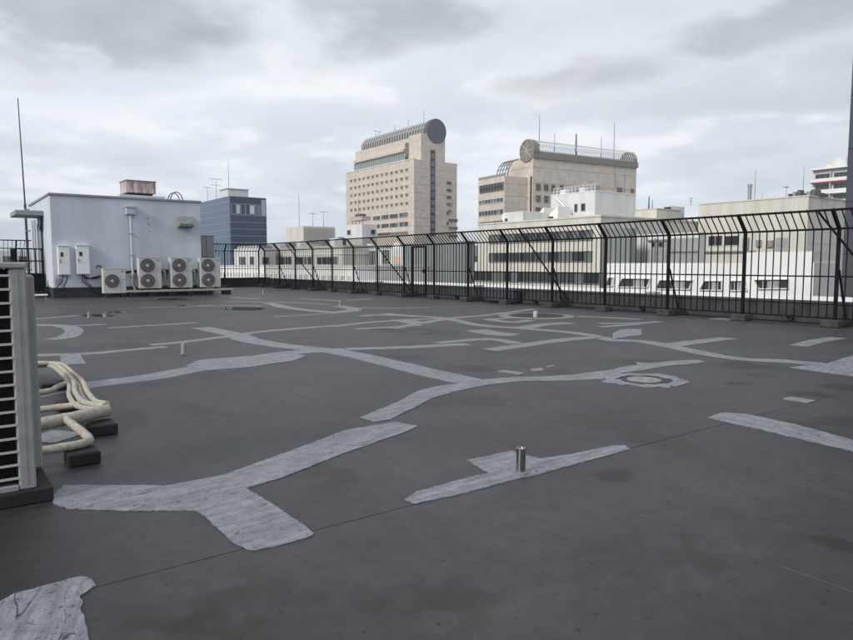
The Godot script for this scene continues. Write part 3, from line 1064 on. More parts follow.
func tower_one():
	var d := [45.08, 57.4, 23.08]
	var b := building("hotel_tower", "tall beige tower with long row-windowed side and grey disc on top", Vector3(164.43, -28, -232.39), 0)
	var top: float = d[0]
	var L: float = d[1]
	var W: float = d[2]
	wall(b, M.tile_beige, 0, W, -28, top, -L, 0)
	# floor lines
	for k in 12:
		var y := top - 3.45 * (k + 1)
		wall(b, M.tile_line, -0.05, W + 0.05, y, y + 0.14, -L - 0.05, 0.05, "floor_line")
	wall(b, M.tile_beige, -0.15, W + 0.15, top, top + 0.5, -L - 0.15, -L + 0.4, "parapet")
	wall(b, M.tile_beige, -0.15, 0.4, top, top + 0.5, -L + 0.4, 0.15, "parapet")
	# rows of small windows
	var s := [5.18, 52.31]
	for y in [41.15, 37.7, 34.11, 30.65, 27.19]:
		for k in 13:
			var c: float = lerpf(s[0], s[1], k / 12.0)
			window(b, true, [c - 0.80, c + 0.80, y - 0.5, y + 0.5], 0.0, 2, M.tile_line, null, 0.16, 0.2)
	for r in [[26.89, 32.22, 21.48, 22.96], [19.55, 25.23, 21.54, 23.07], [12.24, 18.22, 21.51, 23.08], [4.72, 10.71, 21.59, 23.2], [26.93, 29.44, 17.78, 19.19], [19.45, 25.27, 17.68, 19.14], [12.01, 18.25, 17.65, 19.15], [4.49, 10.73, 17.6, 19.28], [17.89, 28.5, 14.2, 15.22], [4.5, 17.23, 14.13, 15.12]]:
		window(b, true, r, 0.0, 3, M.frame, null, 0.12, 0.2)
	for r in [[17.31, 19.68, 35.98, 36.97], [17.32, 19.69, 32.88, 33.87], [17.33, 19.7, 29.84, 30.83], [17.34, 19.71, 26.94, 27.86], [18.26, 19.72, 23.84, 24.97], [17.35, 18.45, 22.82, 24.03], [18.46, 23.43, 19.95, 20.95], [17.37, 18.28, 18.34, 19.76], [18.47, 23.45, 16.52, 17.59], [18.48, 23.47, 13.22, 14.15]]:
		window(b, false, r, 0.0, 1, M.frame, null, 0.12, 0.2)
	# stair glazing on the narrow side
	var v := [8.45, 11.01, 13.36, 49.52]
	wall(b, M.glass_dark, v[0], v[1], v[2], v[3], 0.0, 0.12, "stair_glazing")
	var n := 22
	for k in n:
		var y: float = lerpf(v[2], v[3], (k + 0.25) / n)
		if k % 2 == 0:
			wall(b, M.glass_soft, v[0] + 0.5, v[1] - 0.5, y, y + 1.35, 0.12, 0.2, "stair_pane")
		wall(b, M.tile_line, v[0] - 0.1, v[1] + 0.1, y + 1.4, y + 1.52, 0.0, 0.3, "transom")
	# upper block under the vault
	var g := [3.61, 12.66, 55.77, 46.76, 49.76, 55.83]
	var ux: float = g[0]
	wall(b, M.tile_beige, ux, 16.4, top, 56.2, -9.0, 0.06, "core")
	wall(b, M.tile_beige, ux + 0.4, 15.6, top, 55.5, -L + 2.6, -9.0, "upper_wall")
	window(b, true, [g[1], g[2], g[3], g[4]], ux + 0.4, 26, M.frame_white, M.glass_teal, 0.25, 0.3)
	window(b, true, [9.4, g[1] - 0.6, g[3] - 0.4, g[3] + 1.2], ux + 0.4, 3, M.frame, M.glass_dark, 0.25, 0.3)
	wall(b, M.tile_beige, ux - 0.8, ux + 0.4, g[4] + 0.3, 51.2, -L + 2.6, -g[1] + 0.5, "ledge")
	wall(b, M.vault, ux - 0.2, ux + 0.4, g[3] + 1.6, 53.5, -11.6, -9.05, "louver_panel")
	vault(b, Vector3(11.67, 57.8 + 28.0, -1.0), Vector3(0, 0, -1), L - 4.0, 5.0, 27, M.lattice, M.vault, 4.5, 0.13)
	var st := mb()
	lathe(st, Vector3(11.67, 57.8 + 28.0, -1.0), Vector3(0, 0, 1), [Vector2(5.2, -0.6), Vector2(5.2, 1.3), Vector2(4.95, 1.5), Vector2(0, 1.5)], 40)
	build(st, "end_disc", M.disc_grey, b)
	for a in [[8, 68.5], [20, 66.5], [31, 66], [44, 65], [46, 64], [47.5, 66]]:
		mast(b, 11.0, 61.5, a[1] - 0.5, -a[0], 0.12, 1 if a[0] > 40 else 0)

func tower_two():
	var d := [38.64, 6.89, 50.3]
	var b := building("office_tower", "wide beige slab building with white lattice roll along its roof", Vector3(168.13, -28, -166.72), -6)
	var top: float = d[0]
	var T: float = d[1]
	var W: float = d[2]
	wall(b, M.tile_beige, 0, W, -28, top, -T - 8.0, 0)
	for k in 8:
		var y := 34.6 - 5.3 * k
		wall(b, M.tile_line, -0.05, W + 0.05, y, y + 0.14, -T - 8.05, 0.05, "floor_line")
	for r in [[1.39, 3.17, 26.96, 28.91], [4.88, 6.78, 27.01, 28.9], [8.22, 9.76, 26.89, 28.94], [12.1, 13.57, 27.1, 29.01], [1.46, 3.24, 23.06, 24.94], [5.05, 6.86, 22.94, 24.98], [1.34, 3.31, 19.87, 20.88], [4.92, 6.93, 19.87, 20.89], [40.26, 42.79, 28.34, 29.82], [47.5, 48.97, 28.54, 29.65]]:
		window(b, false, r, 0.0, 2, M.frame, M.glass, 0.12, 0.2)
	var sl := [0.52, 1.32, 19.47, 31.54]
	wall(b, M.glass_dark, -0.1, 0.0, sl[2], sl[3], -sl[1], -sl[0], "window_slot")
	wall(b, M.disc_brown, -0.2, W + 0.4, top - 0.9, top + 1.2, -T, 0.5, "fascia")
	vault(b, Vector3(2.0, 40.6 + 28.0, -3.3), Vector3(1, 0, 0), W - 2.5, 3.7, 44, M.lattice, null, 0.0, 0.10)
	var c := mb()
	boxr(c, 2, W - 2.5, 28.0 + top + 1.2, 28.0 + top + 2.0, -5.2, -1.4)
	build(c, "roof_deck", M.galv, b)
	var st := mb()
	lathe(st, Vector3(0.6, 40.45 + 28.0, -3.3), Vector3(-1, 0, 0), [Vector2(4.0, -1.6), Vector2(4.0, 0.8), Vector2(3.8, 1.0), Vector2(3.3, 1.0), Vector2(3.2, 0.85), Vector2(0, 0.85)], 36)
	build(st, "end_disc", M.disc_brown, b)
	for k in 8:
		var a := TAU * k / 8.0
		var sp := mb()
		tube(sp, [Vector3(-0.3, 40.45 + 28.0, -3.3), Vector3(-0.3, 40.45 + 28.0 + sin(a) * 3.3, -3.3 + cos(a) * 3.3)], 0.14, 5)
		build(sp, "disc_spoke", M.cream_line, b)
	st = mb()
	lathe(st, Vector3(W - 0.6, 40.4 + 28.0, -3.3), Vector3(1, 0, 0), [Vector2(3.8, -1.2), Vector2(3.8, 0.4), Vector2(3.4, 0.4), Vector2(0, 0.4)], 36)
	build(st, "end_disc", M.disc_brown, b)
	for a in [[4.21, 53.06], [11.19, 47.46], [20.86, 48.03], [33.28, 48.32], [39.77, 53.93]]:
		mast(b, a[0], 40.0, a[1], -1.5 if a[0] > 15 else -2.0, 0.42 if a[0] > 20 and a[0] < 22 else 0.14, 0)
	mast(b, 38.5, top - 9.0, top - 0.9, 0.5, 0.1)
	# stepped wing on the left
	var e := [31.29, 15.72, 7.19]
	var w := building("office_wing", "beige lower wing with ribbon windows left of the slab building", Vector3(158.51, -28, -170.54), -6)
	wall(w, M.tile_beige, 0, e[2] + 3.0, -28, e[0], -e[1], 0)
	for k in 6:
		var y: float = e[0] - 2.6 - 4.1 * k
		wall(w, M.tile_line, -0.05, e[2] + 3.05, y, y + 0.12, -e[1] - 0.05, 0.05, "floor_line")
	var first := true
	for r in [[0.52, 14.33, 26.79, 29.13], [0.69, 15.07, 22.66, 23.98], [0.63, 15.03, 18.47, 20.09], [0.57, 14.98, 14.64, 16.26]]:
		window(w, true, r, 0.0, 8, M.frame if first else M.frame_white, M.glass_dark if first else null, 0.14, 0.45 if first else 0.2)
		first = false
	wall(w, M.galv, 0.0, 0.1, e[0], e[0] + 0.9, -e[1], 0.0, "roof_rail")
	# curved steel frame between wing and slab
	for k in 5:
		var arc := []
		var a0 := mb()
		for j in 9:
			var a := deg_to_rad(90.0 * j / 8.0)
			arc.append(Vector3(6.6 - cos(a) * 4.6, e[0] + 28.0 + sin(a) * 6.0, -1.0 - k * 1.6))
		tube(a0, arc, 0.16, 5)
		build(a0, "curved_rib", M.lattice_dark, w)
	for j in 5:
		var a := deg_to_rad(18.0 * (j + 0.5))
		var a1 := mb()
		tube(a1, [Vector3(6.6 - cos(a) * 4.6, e[0] + 28.0 + sin(a) * 6.0, -0.8), Vector3(6.6 - cos(a) * 4.6, e[0] + 28.0 + sin(a) * 6.0, -7.6)], 0.12, 5)
		build(a1, "cross_bar", M.lattice_dark, w)

func blue_block():
	var d := [34.73, 60.15, 19.24]
	var b := building("blue_building", "dark blue office block with pale plant room on its roof", Vector3(119.5, -28, -326.65), 0)
	var top: float = d[0]
	var L: float = d[1]
	var W: float = d[2]
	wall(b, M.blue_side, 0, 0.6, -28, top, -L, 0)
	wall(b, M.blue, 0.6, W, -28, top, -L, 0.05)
	for k in 9:
		var y := top - 9.2 - 3.4 * k
		wall(b, M.blue_line, 0.55, W + 0.05, y, y + 0.16, 0.05, 0.12, "floor_line")
	for k in 11:
		var y := top - 2.6 - 3.4 * k
		wall(b, M.blue_line, -0.06, 0.0, y, y + 0.12, -L, 0.0, "floor_line")
	# open screen at the top storeys
	for r in [[1.2, 3.2], [3.6, 5.6], [6.0, 8.0], [8.4, 10.4], [10.8, 12.8], [13.2, 15.2], [15.8, 18.6]]:
		window(b, false, [r[0], r[1], top - 8.6, top - 3.6], -0.06, 1, M.blue_line, M.blue if r[0] < 3 or (r[0] > 5.9 and r[0] < 10) else M.blue_side, 0.12, 0.2)
	for r in [[3.7, 5.0], [10.4, 12.6]]:
		window(b, false, [r[0], r[1], top - 8.2, top - 4.2], -0.30, 1, M.blue_line, M.lattice, 0.1, 0.1)
	wall(b, M.blue_line, W - 2.6, W - 0.4, top - 9.0, top - 1.0, 0.05, 0.14, "corner_screen")
	wall(b, M.white_wall, 0.6, 11.0, top, top + 3.8, -14.0, -3.0, "plant_room")
	wall(b, M.galv, 0.2, 11.4, top + 3.8, top + 4.1, -14.4, -2.6, "plant_roof")
	mast(b, 1.8, top, top + 19.0, -5.0, 0.14)
	mast(b, 2.0, top, top + 11.0, -24.0, 0.13, 2)
	mast(b, 2.0, top, top + 8.0, -38.0, 0.13, 1)

func middle_blocks():
	# cream building with three dark ribbons
	var d := [8.06, 26.63]
	var b := building("ribbon_building", "cream office building with long dark ribbon windows behind fence", Vector3(76.75, -28, -62.59), 0)
	wall(b, M.cream, 0, 26, -28, d[0], -d[1], 0)
	wall(b, M.cream, -0.12, 26.1, d[0], d[0] + 0.25, -d[1] - 0.1, 0.12, "coping")
	for r in [[1.45, 23.52, 4.88, 6.2], [1.47, 23.48, 1.77, 3.14], [-0.14, 27.38, -1.48, 0.06]]:
		window(b, true, r, 0.0, 18, M.frame, null, 0.10, 0.22)
	var low := [29.73, 1.67]
	wall(b, M.cream, 0.0, 10, -28, low[1], -low[0], -d[1] - 0.1, "lower_wall")
	for k in 9:
		var z: float = -d[1] * (k + 0.5) / 9.0
		wall(b, M.cream_line, -0.02, 0.0, -28, d[0], z - 0.02, z + 0.02, "panel_joint")
	# white penthouse with outside stair and roof rail
	var e := [13.51, 9.97, 10.96, 10.33]
	var w := building("white_penthouse", "white rooftop block with slanted stair and railing before the slab building", Vector3(89.92, -28, -74.64), 0)
	w.position.y = 8.06
	var h: float = e[0] - 8.06
	blk(w, "wall", M.white_wall, 0, e[2], 0, h, -e[1], 0)
	blk(w, "coping", M.white_clean, -0.08, e[2] + 0.08, h, h + 0.12, -e[1] - 0.08, 0.08)
	w.position.y -= 28.0
	for r in [[3.81, 4.3, 10.37, 11.57], [2.09, 2.84, 10.44, 11.54]]:
		window(w, true, [r[0], r[1], r[2] - 8.06, r[3] - 8.06], 0.0, 1, M.frame, M.glass_dark, 0.08, 0.12)
	for c in w.get_children():
		if not String(c.name).begins_with("window"):
			c.position.y += 28.0
	var s := [[8.42, 13.01], [4.66, 10.15]]
	var st := mb()
	tube(st, [Vector3(-0.6, s[0][1] - 8.06 + 28.0, -s[0][0]), Vector3(-0.6, s[1][1] - 8.06 + 28.0, -s[1][0])], 0.22, 4)
	tube(st, [Vector3(-0.6, s[0][1] - 7.5 + 28.0, -s[0][0]), Vector3(-0.6, s[1][1] - 7.5 + 28.0, -s[1][0])], 0.06, 4)
	build(st, "stair", M.white_clean, w)
	for k in 12:
		var z := -9.6 + k * 0.85
		var p := mb()
		boxr(p, 0.2, 0.28, h + 28.12, h + 29.2, z, z + 0.08)
		build(p, "rail_post", M.lattice, w)
	for y in [0.55, 1.1]:
		var p := mb()
		boxr(p, 0.21, 0.27, h + 28.08 + y, h + 28.14 + y, -9.7, -0.1)
		build(p, "rail", M.lattice, w)
	for k in 4:
		var p := mb()
		boxr(p, 1.2, 2.6, h + 28.12, h + 29.0 + 0.15 * (k % 2), -9.0 + k * 2.2, -7.6 + k * 2.2, 0.05)
		build(p, "roof_cabinet", [M.white_clean, M.galv, M.white_wall, M.galv][k], w)
	mast(w, 9.0, h, h + 4.4, -1.0, 0.05)
	# low plant on the cream roof
	e = [9.86, 5.46]
	var p1 := thing("plant_cabin", "pale grey rooftop cabin left of the slanted white stair", "cabin", Vector3(77.24, 8.31, -78.76))
	blk(p1, "body", M.white_wall, 0, 6.0, 0, e[0] - 8.31, -e[1] + 1.2, 0, 0.05)
	var cy := mb()
	lathe(cy, Vector3(1.6, 0.85, -e[1] + 0.9), Vector3(1, 0, 0), [Vector2(0, -1.3), Vector2(0.75, -1.3), Vector2(0.75, 1.3), Vector2(0, 1.3)], 18)
	build(cy, "blower_drum", M.white_clean, p1)
	blk(p1, "outlet", M.glass_dark, -0.08, 0.0, 0.1, 0.55, -e[1] + 1.3, -e[1] + 1.9)
	e = [10.84, 6.4]
	var p2 := thing("duct_housing", "white sloped duct housing at the foot of the stair", "duct", Vector3(83.4, 8.31, -76.67))
	var hs: float = e[0] - 8.31
	var sh := mb()
	for zz in [[-e[1] + 1.0, -e[1] + 3.0], [-2.6, -0.2]]:
		var a := [Vector3(0, 0, zz[0]), Vector3(0, 0, zz[1]), Vector3(0, hs, zz[1]), Vector3(0, hs * 0.4, zz[0])]
		quad(sh, a[0], a[1], a[2], a[3], Vector3(-1, 0, 0))
		var o := Vector3(3.0, 0, 0)
		quad(sh, a[0] + o, a[1] + o, a[2] + o, a[3] + o, Vector3(1, 0, 0))
		quad(sh, a[3], a[2], a[2] + o, a[3] + o, Vector3(0, 1, -0.4))
		quad(sh, a[1], a[2], a[2] + o, a[1] + o, Vector3(0, 0, 1))
		quad(sh, a[0], a[3], a[3] + o, a[0] + o, Vector3(0, 0, -1))
	build(sh, "hood", M.white_clean, p2)
	blk(p2, "louver", M.glass_dark, -0.06, 0.0, 0.3, 0.9, -2.3, -1.2)
	blk(p2, "base", M.cream_line, 0.1, 2.8, 0, 0.4, -3.4, -2.65)
	e = [10.76, 6.18]
	var p3 := building("rooftop_annex", "low cream rooftop annex right of the white rooftop block", Vector3(100.71, -28, -70.16), 0)
	wall(p3, M.cream, 0, 7, -28, e[0], -e[1], 0)
	wall(p3, M.cream_line, -0.1, 7.1, e[0], e[0] + 0.15, -e[1] - 0.1, 0.1, "coping")
	mast(p3, 0.8, e[0], e[0] + 2.4, -2.2, 0.16)
	mast(p3, 0.8, e[0], e[0] + 1.7, -1.5, 0.09)
	e = [11.53, 3.14]
	var p4 := building("louvre_cabin", "white rooftop cabin with black louvre beside twin masts", Vector3(105.42, -28, -70.51), 0)
	wall(p4, M.white_wall, 0, 4, -28, e[0], -e[1], 0)
	window(p4, true, [0.1, 1.3, e[0] - 2.2, e[0] - 0.2], 0.0, 4, M.lattice_dark, M.glass_dark, 0.08, 0.15)
	mast(p4, 2.0, e[0], e[0] + 1.5, 2.5, 0.05, 2)
	# walls right of the ribbons
	e = [6.28, 4.59]
	var g1 := building("ribbed_annex", "grey ribbed annex right of the ribbon windows", Vector3(77.45, -28, -58.15), 0)
	wall(g1, M.corr, 0, 1.5, -28, e[0], -4.2, 0)
	for k in 14:
		wall(g1, M.corr, -0.05, 0.0, -28, e[0], -4.1 + k * 0.3, -4.0 + k * 0.3, "rib")
	e = [5.63, 10.88, 1.63]
	var g2 := building("white_annex", "white annex with two tiny dark windows above the slanted windows", Vector3(83.32, -28, -51.28), 0)
	wall(g2, M.white_wall, 0, 1.5, -28, e[0], -e[1], 0)
	wall(g2, M.grey_wall, -0.06, 0.0, -2, 4.9, -4.4, -0.05, "grey_panel")
	var lp := [5.02, 7.22, 1.35, 4.46]
	wall(g2, M.grey_wall, -0.08, 0.0, lp[2], lp[3] - 0.1, -lp[1], -lp[0], "shutter_panel")
	for r in [[6.8, 7.36, 3.83, 4.4], [5.62, 6.16, 3.81, 4.37]]:
		window(g2, true, r, -0.08, 1, M.frame, M.glass_dark, 0.05, 0.1)
	wall(g2, M.galv, -0.3, -0.1, 3.0, 3.12, -4.6, -0.1, "pipe_run")
	wall(g2, M.galv, -0.4, -0.1, 4.6, 4.8, -8.0, -4.8, "canopy")
	for k in 3:
		wall(g2, M.galv, -0.25, -0.1, -1.0, 4.6 + 0.4 * k, -4.9 - k * 1.9, -4.78 - k * 1.9, "conduit")
	# long white block with splayed windows
	e = [2.52, 6.75, 23.9, 1.46]
	var t := building("splayed_window_building", "low white building with slant-sided windows just beyond the fence", Vector3(65.88, -28, -28.9), 0)
	wall(t, M.white_clean, 0, 6, -28, e[3], -e[2], 0)
	wall(t, M.white_clean, 0.0, 5.9, e[3], e[0], -e[1], -0.1, "upper_wall")
	wall(t, M.white_clean, -0.12, 0.0, -2.55, -2.3, -e[2], 0.1, "sill_band")
	for q in [[[21.92, -1.32], [21.3, -0.36], [17.52, -0.35], [17.89, -1.25]], [[16.7, -1.41], [16.22, -0.47], [12.27, -0.45], [12.6, -1.32]], [[11.31, -1.36], [10.82, -0.46], [8.92, -0.43], [8.89, -1.3]], [[7.91, -1.31], [7.95, -0.39], [6.48, -0.36], [6.24, -1.25]], [[4.98, -1.05], [5.47, -0.24], [2.27, -0.13], [2.24, -0.94]], [[23.69, -1.25], [23.35, -0.31], [22.59, -0.3], [22.8, -1.23]]]:
		var fr := mb()
		var outer := []
		var inner := []
		var mid := Vector2.ZERO
		for p in q:
			mid += Vector2(p[0], p[1]) / 4.0
		for p in q:
			var v := Vector2(p[0], p[1])
			var o := v + (v - mid).sign() * 0.09
			outer.append(Vector3(-0.26, o.y + 28.0, -o.x))
			inner.append(Vector3(-0.26, v.y + 28.0, -v.x))
		for k in 4:
			var l := (k + 1) % 4
			quad(fr, outer[k], outer[l], inner[l], inner[k], Vector3(-1, 0, 0))
			var dp := Vector3(0.27, 0, 0)
			quad(fr, inner[k], inner[l], inner[l] + dp, inner[k] + dp, Vector3(0, mid.y + 28.0, -mid.x) - (inner[k] + inner[l]) / 2)
			quad(fr, outer[k], outer[l], outer[l] + dp, outer[k] + dp, (outer[k] + outer[l]) / 2 - Vector3(0, mid.y + 28.0, -mid.x))
		var w1 := build(fr, "window", M.white_clean, t)
		var pn := mb()
		var back := Vector3(0.235, 0, 0)
		quad(pn, inner[0] + back, inner[1] + back, inner[2] + back, inner[3] + back, Vector3(-1, 0, 0))
		build(pn, "pane", M.glass, w1)
		var zl: float = inner[2].z
		var zr: float = inner[1].z
		var y0: float = minf(inner[0].y, inner[3].y)
		var y1: float = maxf(inner[1].y, inner[2].y)
		var cn := mb()
		for k in 3:
			var z: float = lerpf(zr, zl, (k + 1) / 4.0)
			boxr(cn, -0.06, -0.03, y0, y1, z - 0.03, z + 0.03)
		build(cn, "mullion", M.frame_white, w1)
		var cu := mb()
		boxr(cu, -0.028, -0.026, y0 + 0.05, y1, lerpf(zr, zl, 0.38), lerpf(zr, zl, 0.72))
		build(cu, "curtain", M.grey_wall, w1)
	# dark low house between corrugated shed and cream building
	e = [3.02, 4.57]
	var dh := building("dark_roof_house", "small dark-roofed house between ribbed shed and cream building", Vector3(92.33, -28, -106.66), 0)
	wall(dh, M.tank, 0, 5, -28, e[0], -e[1], 0)
	for k in 4:
		wall(dh, M.lattice_dark, 0.3, 0.5, e[0], e[0] + 2.2, -2.0 + k * 0.5, -1.93 + k * 0.5, "stair_post")
	for k in 4:
		wall(dh, M.lattice_dark, 0.25, 0.55, e[0] + 0.5 * (k + 1), e[0] + 0.5 * (k + 1) + 0.08, -2.1, -0.4, "stair_rail")
	# grey corrugated shed
	e = [3.31, 10]
	var gc := building("ribbed_shed", "grey ribbed metal-clad building seen through the fence gate", Vector3(38.62, -28, -46.54), 0)
	wall(gc, M.corr, 0, 1.0, -28, e[0], -e[1], 0)
	wall(gc, M.corr, -0.1, 1.1, e[0], e[0] + 0.1, -e[1] - 0.1, 0.1, "coping")
	for k in 44:
		wall(gc, M.corr, -0.045, 0.0, -28, e[0], -e[1] + 0.06 + k * 0.226, -e[1] + 0.15 + k * 0.226, "rib")
	# white flat roof right below our parapet
	var wr := building("white_flat_roof_building", "low neighbour with bright white flat roof just past the parapet", Vector3(26, -28, -14), 0)
	wall(wr, M.white_wall, 0, 6.6, -28, -0.3, -40, 30)
	wall(wr, M.white_roof, -0.1, 6.7, -0.3, -0.12, -40.1, 30.1, "roof_deck")
	for z in [-31.0, -19.0, -6.0, 8.0]:
		wall(wr, M.galv, 2.0, 2.5, -0.12, 0.0, z, z + 0.5, "roof_vent")

func right_blocks():
	var d := [10.9, 16.97]
	var b := building("cream_panel_building", "big plain cream building with slim chimney at right", Vector3(100.65, -28, -45.31), 0)
	wall(b, M.cream, 0, 12, -28, d[0], -d[1], 0)
	wall(b, M.cream, -0.1, 12.1, d[0], d[0] + 0.2, -d[1] - 0.1, 0.1, "coping")
	for k in range(1, 9):
		wall(b, M.cream_line, -0.02, 0.0, -28, d[0], -d[1] * k / 9.0 - 0.03, -d[1] * k / 9.0, "panel_joint")
	for k in range(1, 8):
		wall(b, M.cream_line, 0.0, 12.0, d[0] - 2.2 * k, d[0] - 2.2 * k + 0.03, 0.0, 0.02, "panel_joint")
	for k in range(1, 7):
		wall(b, M.cream_line, 1.8 * k, 1.8 * k + 0.03, -28, d[0], 0.0, 0.025, "panel_joint")
	for r in [[12.72, 15.01, 4.27, 5.79], [10.03, 12.26, 4.26, 5.7]]:
		window(b, true, r, 0.0, 2, M.frame_white, M.glass_dark, 0.08, 0.12)
	var l := [7.29, 21.65, 3.18, 3.5]
	wall(b, M.galv, -0.5, 0.0, l[2], l[3] - 0.1, -d[1], -l[0], "ledge")
	for r in [[8.35, 9.21, 3.64, 5.32], [6.43, 7.19, 3.98, 4.95], [4.71, 5.53, 3.87, 4.83]]:
		wall(b, M.galv, -0.45, 0.0, r[2], r[3], -r[1], -r[0], "wall_unit")
	wall(b, M.grey_wall, -0.05, 0.0, -2, 5.2, -4.4, -2.6, "grey_strip")
	var ch := [9.94, 13.51]
	var st := mb()
	lathe(st, Vector3(2.5, d[0] + 28.0, -ch[0]), Vector3.UP, [Vector2(0.28, 0.0), Vector2(0.28, ch[1] - d[0] - 0.2), Vector2(0.34, ch[1] - d[0] - 0.2), Vector2(0.34, ch[1] - d[0] + 0.2), Vector2(0.2, ch[1] - d[0] + 0.2), Vector2(0.2, ch[1] - d[0])], 14)
	build(st, "chimney", M.galv, b)
	mast(b, 2.8, d[0], d[0] + 5.2, -9.3, 0.05)
	mast(b, 3.0, d[0], d[0] + 2.2, -4.6, 0.05, 1)
	mast(b, 3.0, d[0], d[0] + 4.6, -2.2, 0.05)
	mast(b, 2.0, d[0], d[0] + 1.3, -7.7, 0.04)
	for k in 7:
		var p := mb()
		boxr(p, 1.0 + 0.3 * k, 1.8 + 0.5 * k, 28.0 + d[0] + 0.2, 28.0 + d[0] + 0.7 + 0.25 * (k % 3), -3.4 + k * 0.5, -3.0 + k * 0.55, 0.04)
		build(p, "roof_unit", [M.tank, M.galv, M.lattice_dark][k % 3], b)
	# apartment house far right
	d = [27.85, 9.78]
	var a := building("balcony_apartments", "white apartment block with red balcony line near the dark wall", Vector3(200.42, -28, -79.56), 0)
	wall(a, M.white_wall, 0, 14, -28, d[0] - 0.5, -d[1], 0)
	wall(a, M.white_clean, -1.4, 14.2, d[0] - 0.5, d[0], -d[1] - 0.3, 0.3, "roof_slab")
	var tb := [1.78, 5.32, 28.26, 30.56]
	wall(a, M.white_wall, 1.0, 5.0, d[0], tb[3], -tb[1], -tb[0], "lift_house")
	wall(a, M.white_wall, 1.5, 4.0, d[0], d[0] + 1.0, -7.2, -5.6, "lift_house")
	var first := true
	for y in [23.88, 20.82, 17.88]:
		wall(a, M.red if first else M.white_clean, -1.45, 0.0, y - 0.25, y + 0.1, -d[1], 0.0, "balcony_slab")
		wall(a, M.white_clean, -1.4, -1.3, y + 0.1, y + 1.0, -d[1], 0.0, "balcony_front")
		for k in 2:
			window(a, true, [0.6 + k * 4.8, 4.2 + k * 4.8, y + 0.2, y + 2.3], 0.0, 3, M.frame, M.glass, 0.1, 0.12)
		wall(a, M.white_wall, -1.35, 0.0, y + 0.1, y + 2.8, -4.85, -4.7, "balcony_divider")
		first = false
	# dark tower cut by the frame
	var k := building("slate_tower", "dark slate-blue tower wall cut by the right frame edge", Vector3(49.77, -28, -20.03), 0)
	wall(k, M.slate, 0, 20, -28, 46, 0, 24)
	for j in 20:
		wall(k, M.plinth, -0.02, 0.0, -26.0 + j * 3.5, -25.95 + j * 3.5, 0.0, 24.0, "panel_joint")
	for j in 12:
		for i in 5:
			window(k, true, [-21.5 + i * 4.2, -19.5 + i * 4.2, 1.0 + j * 3.5, 2.6 + j * 3.5], 0.0, 1, M.frame, M.glass, 0.08, 0.1)

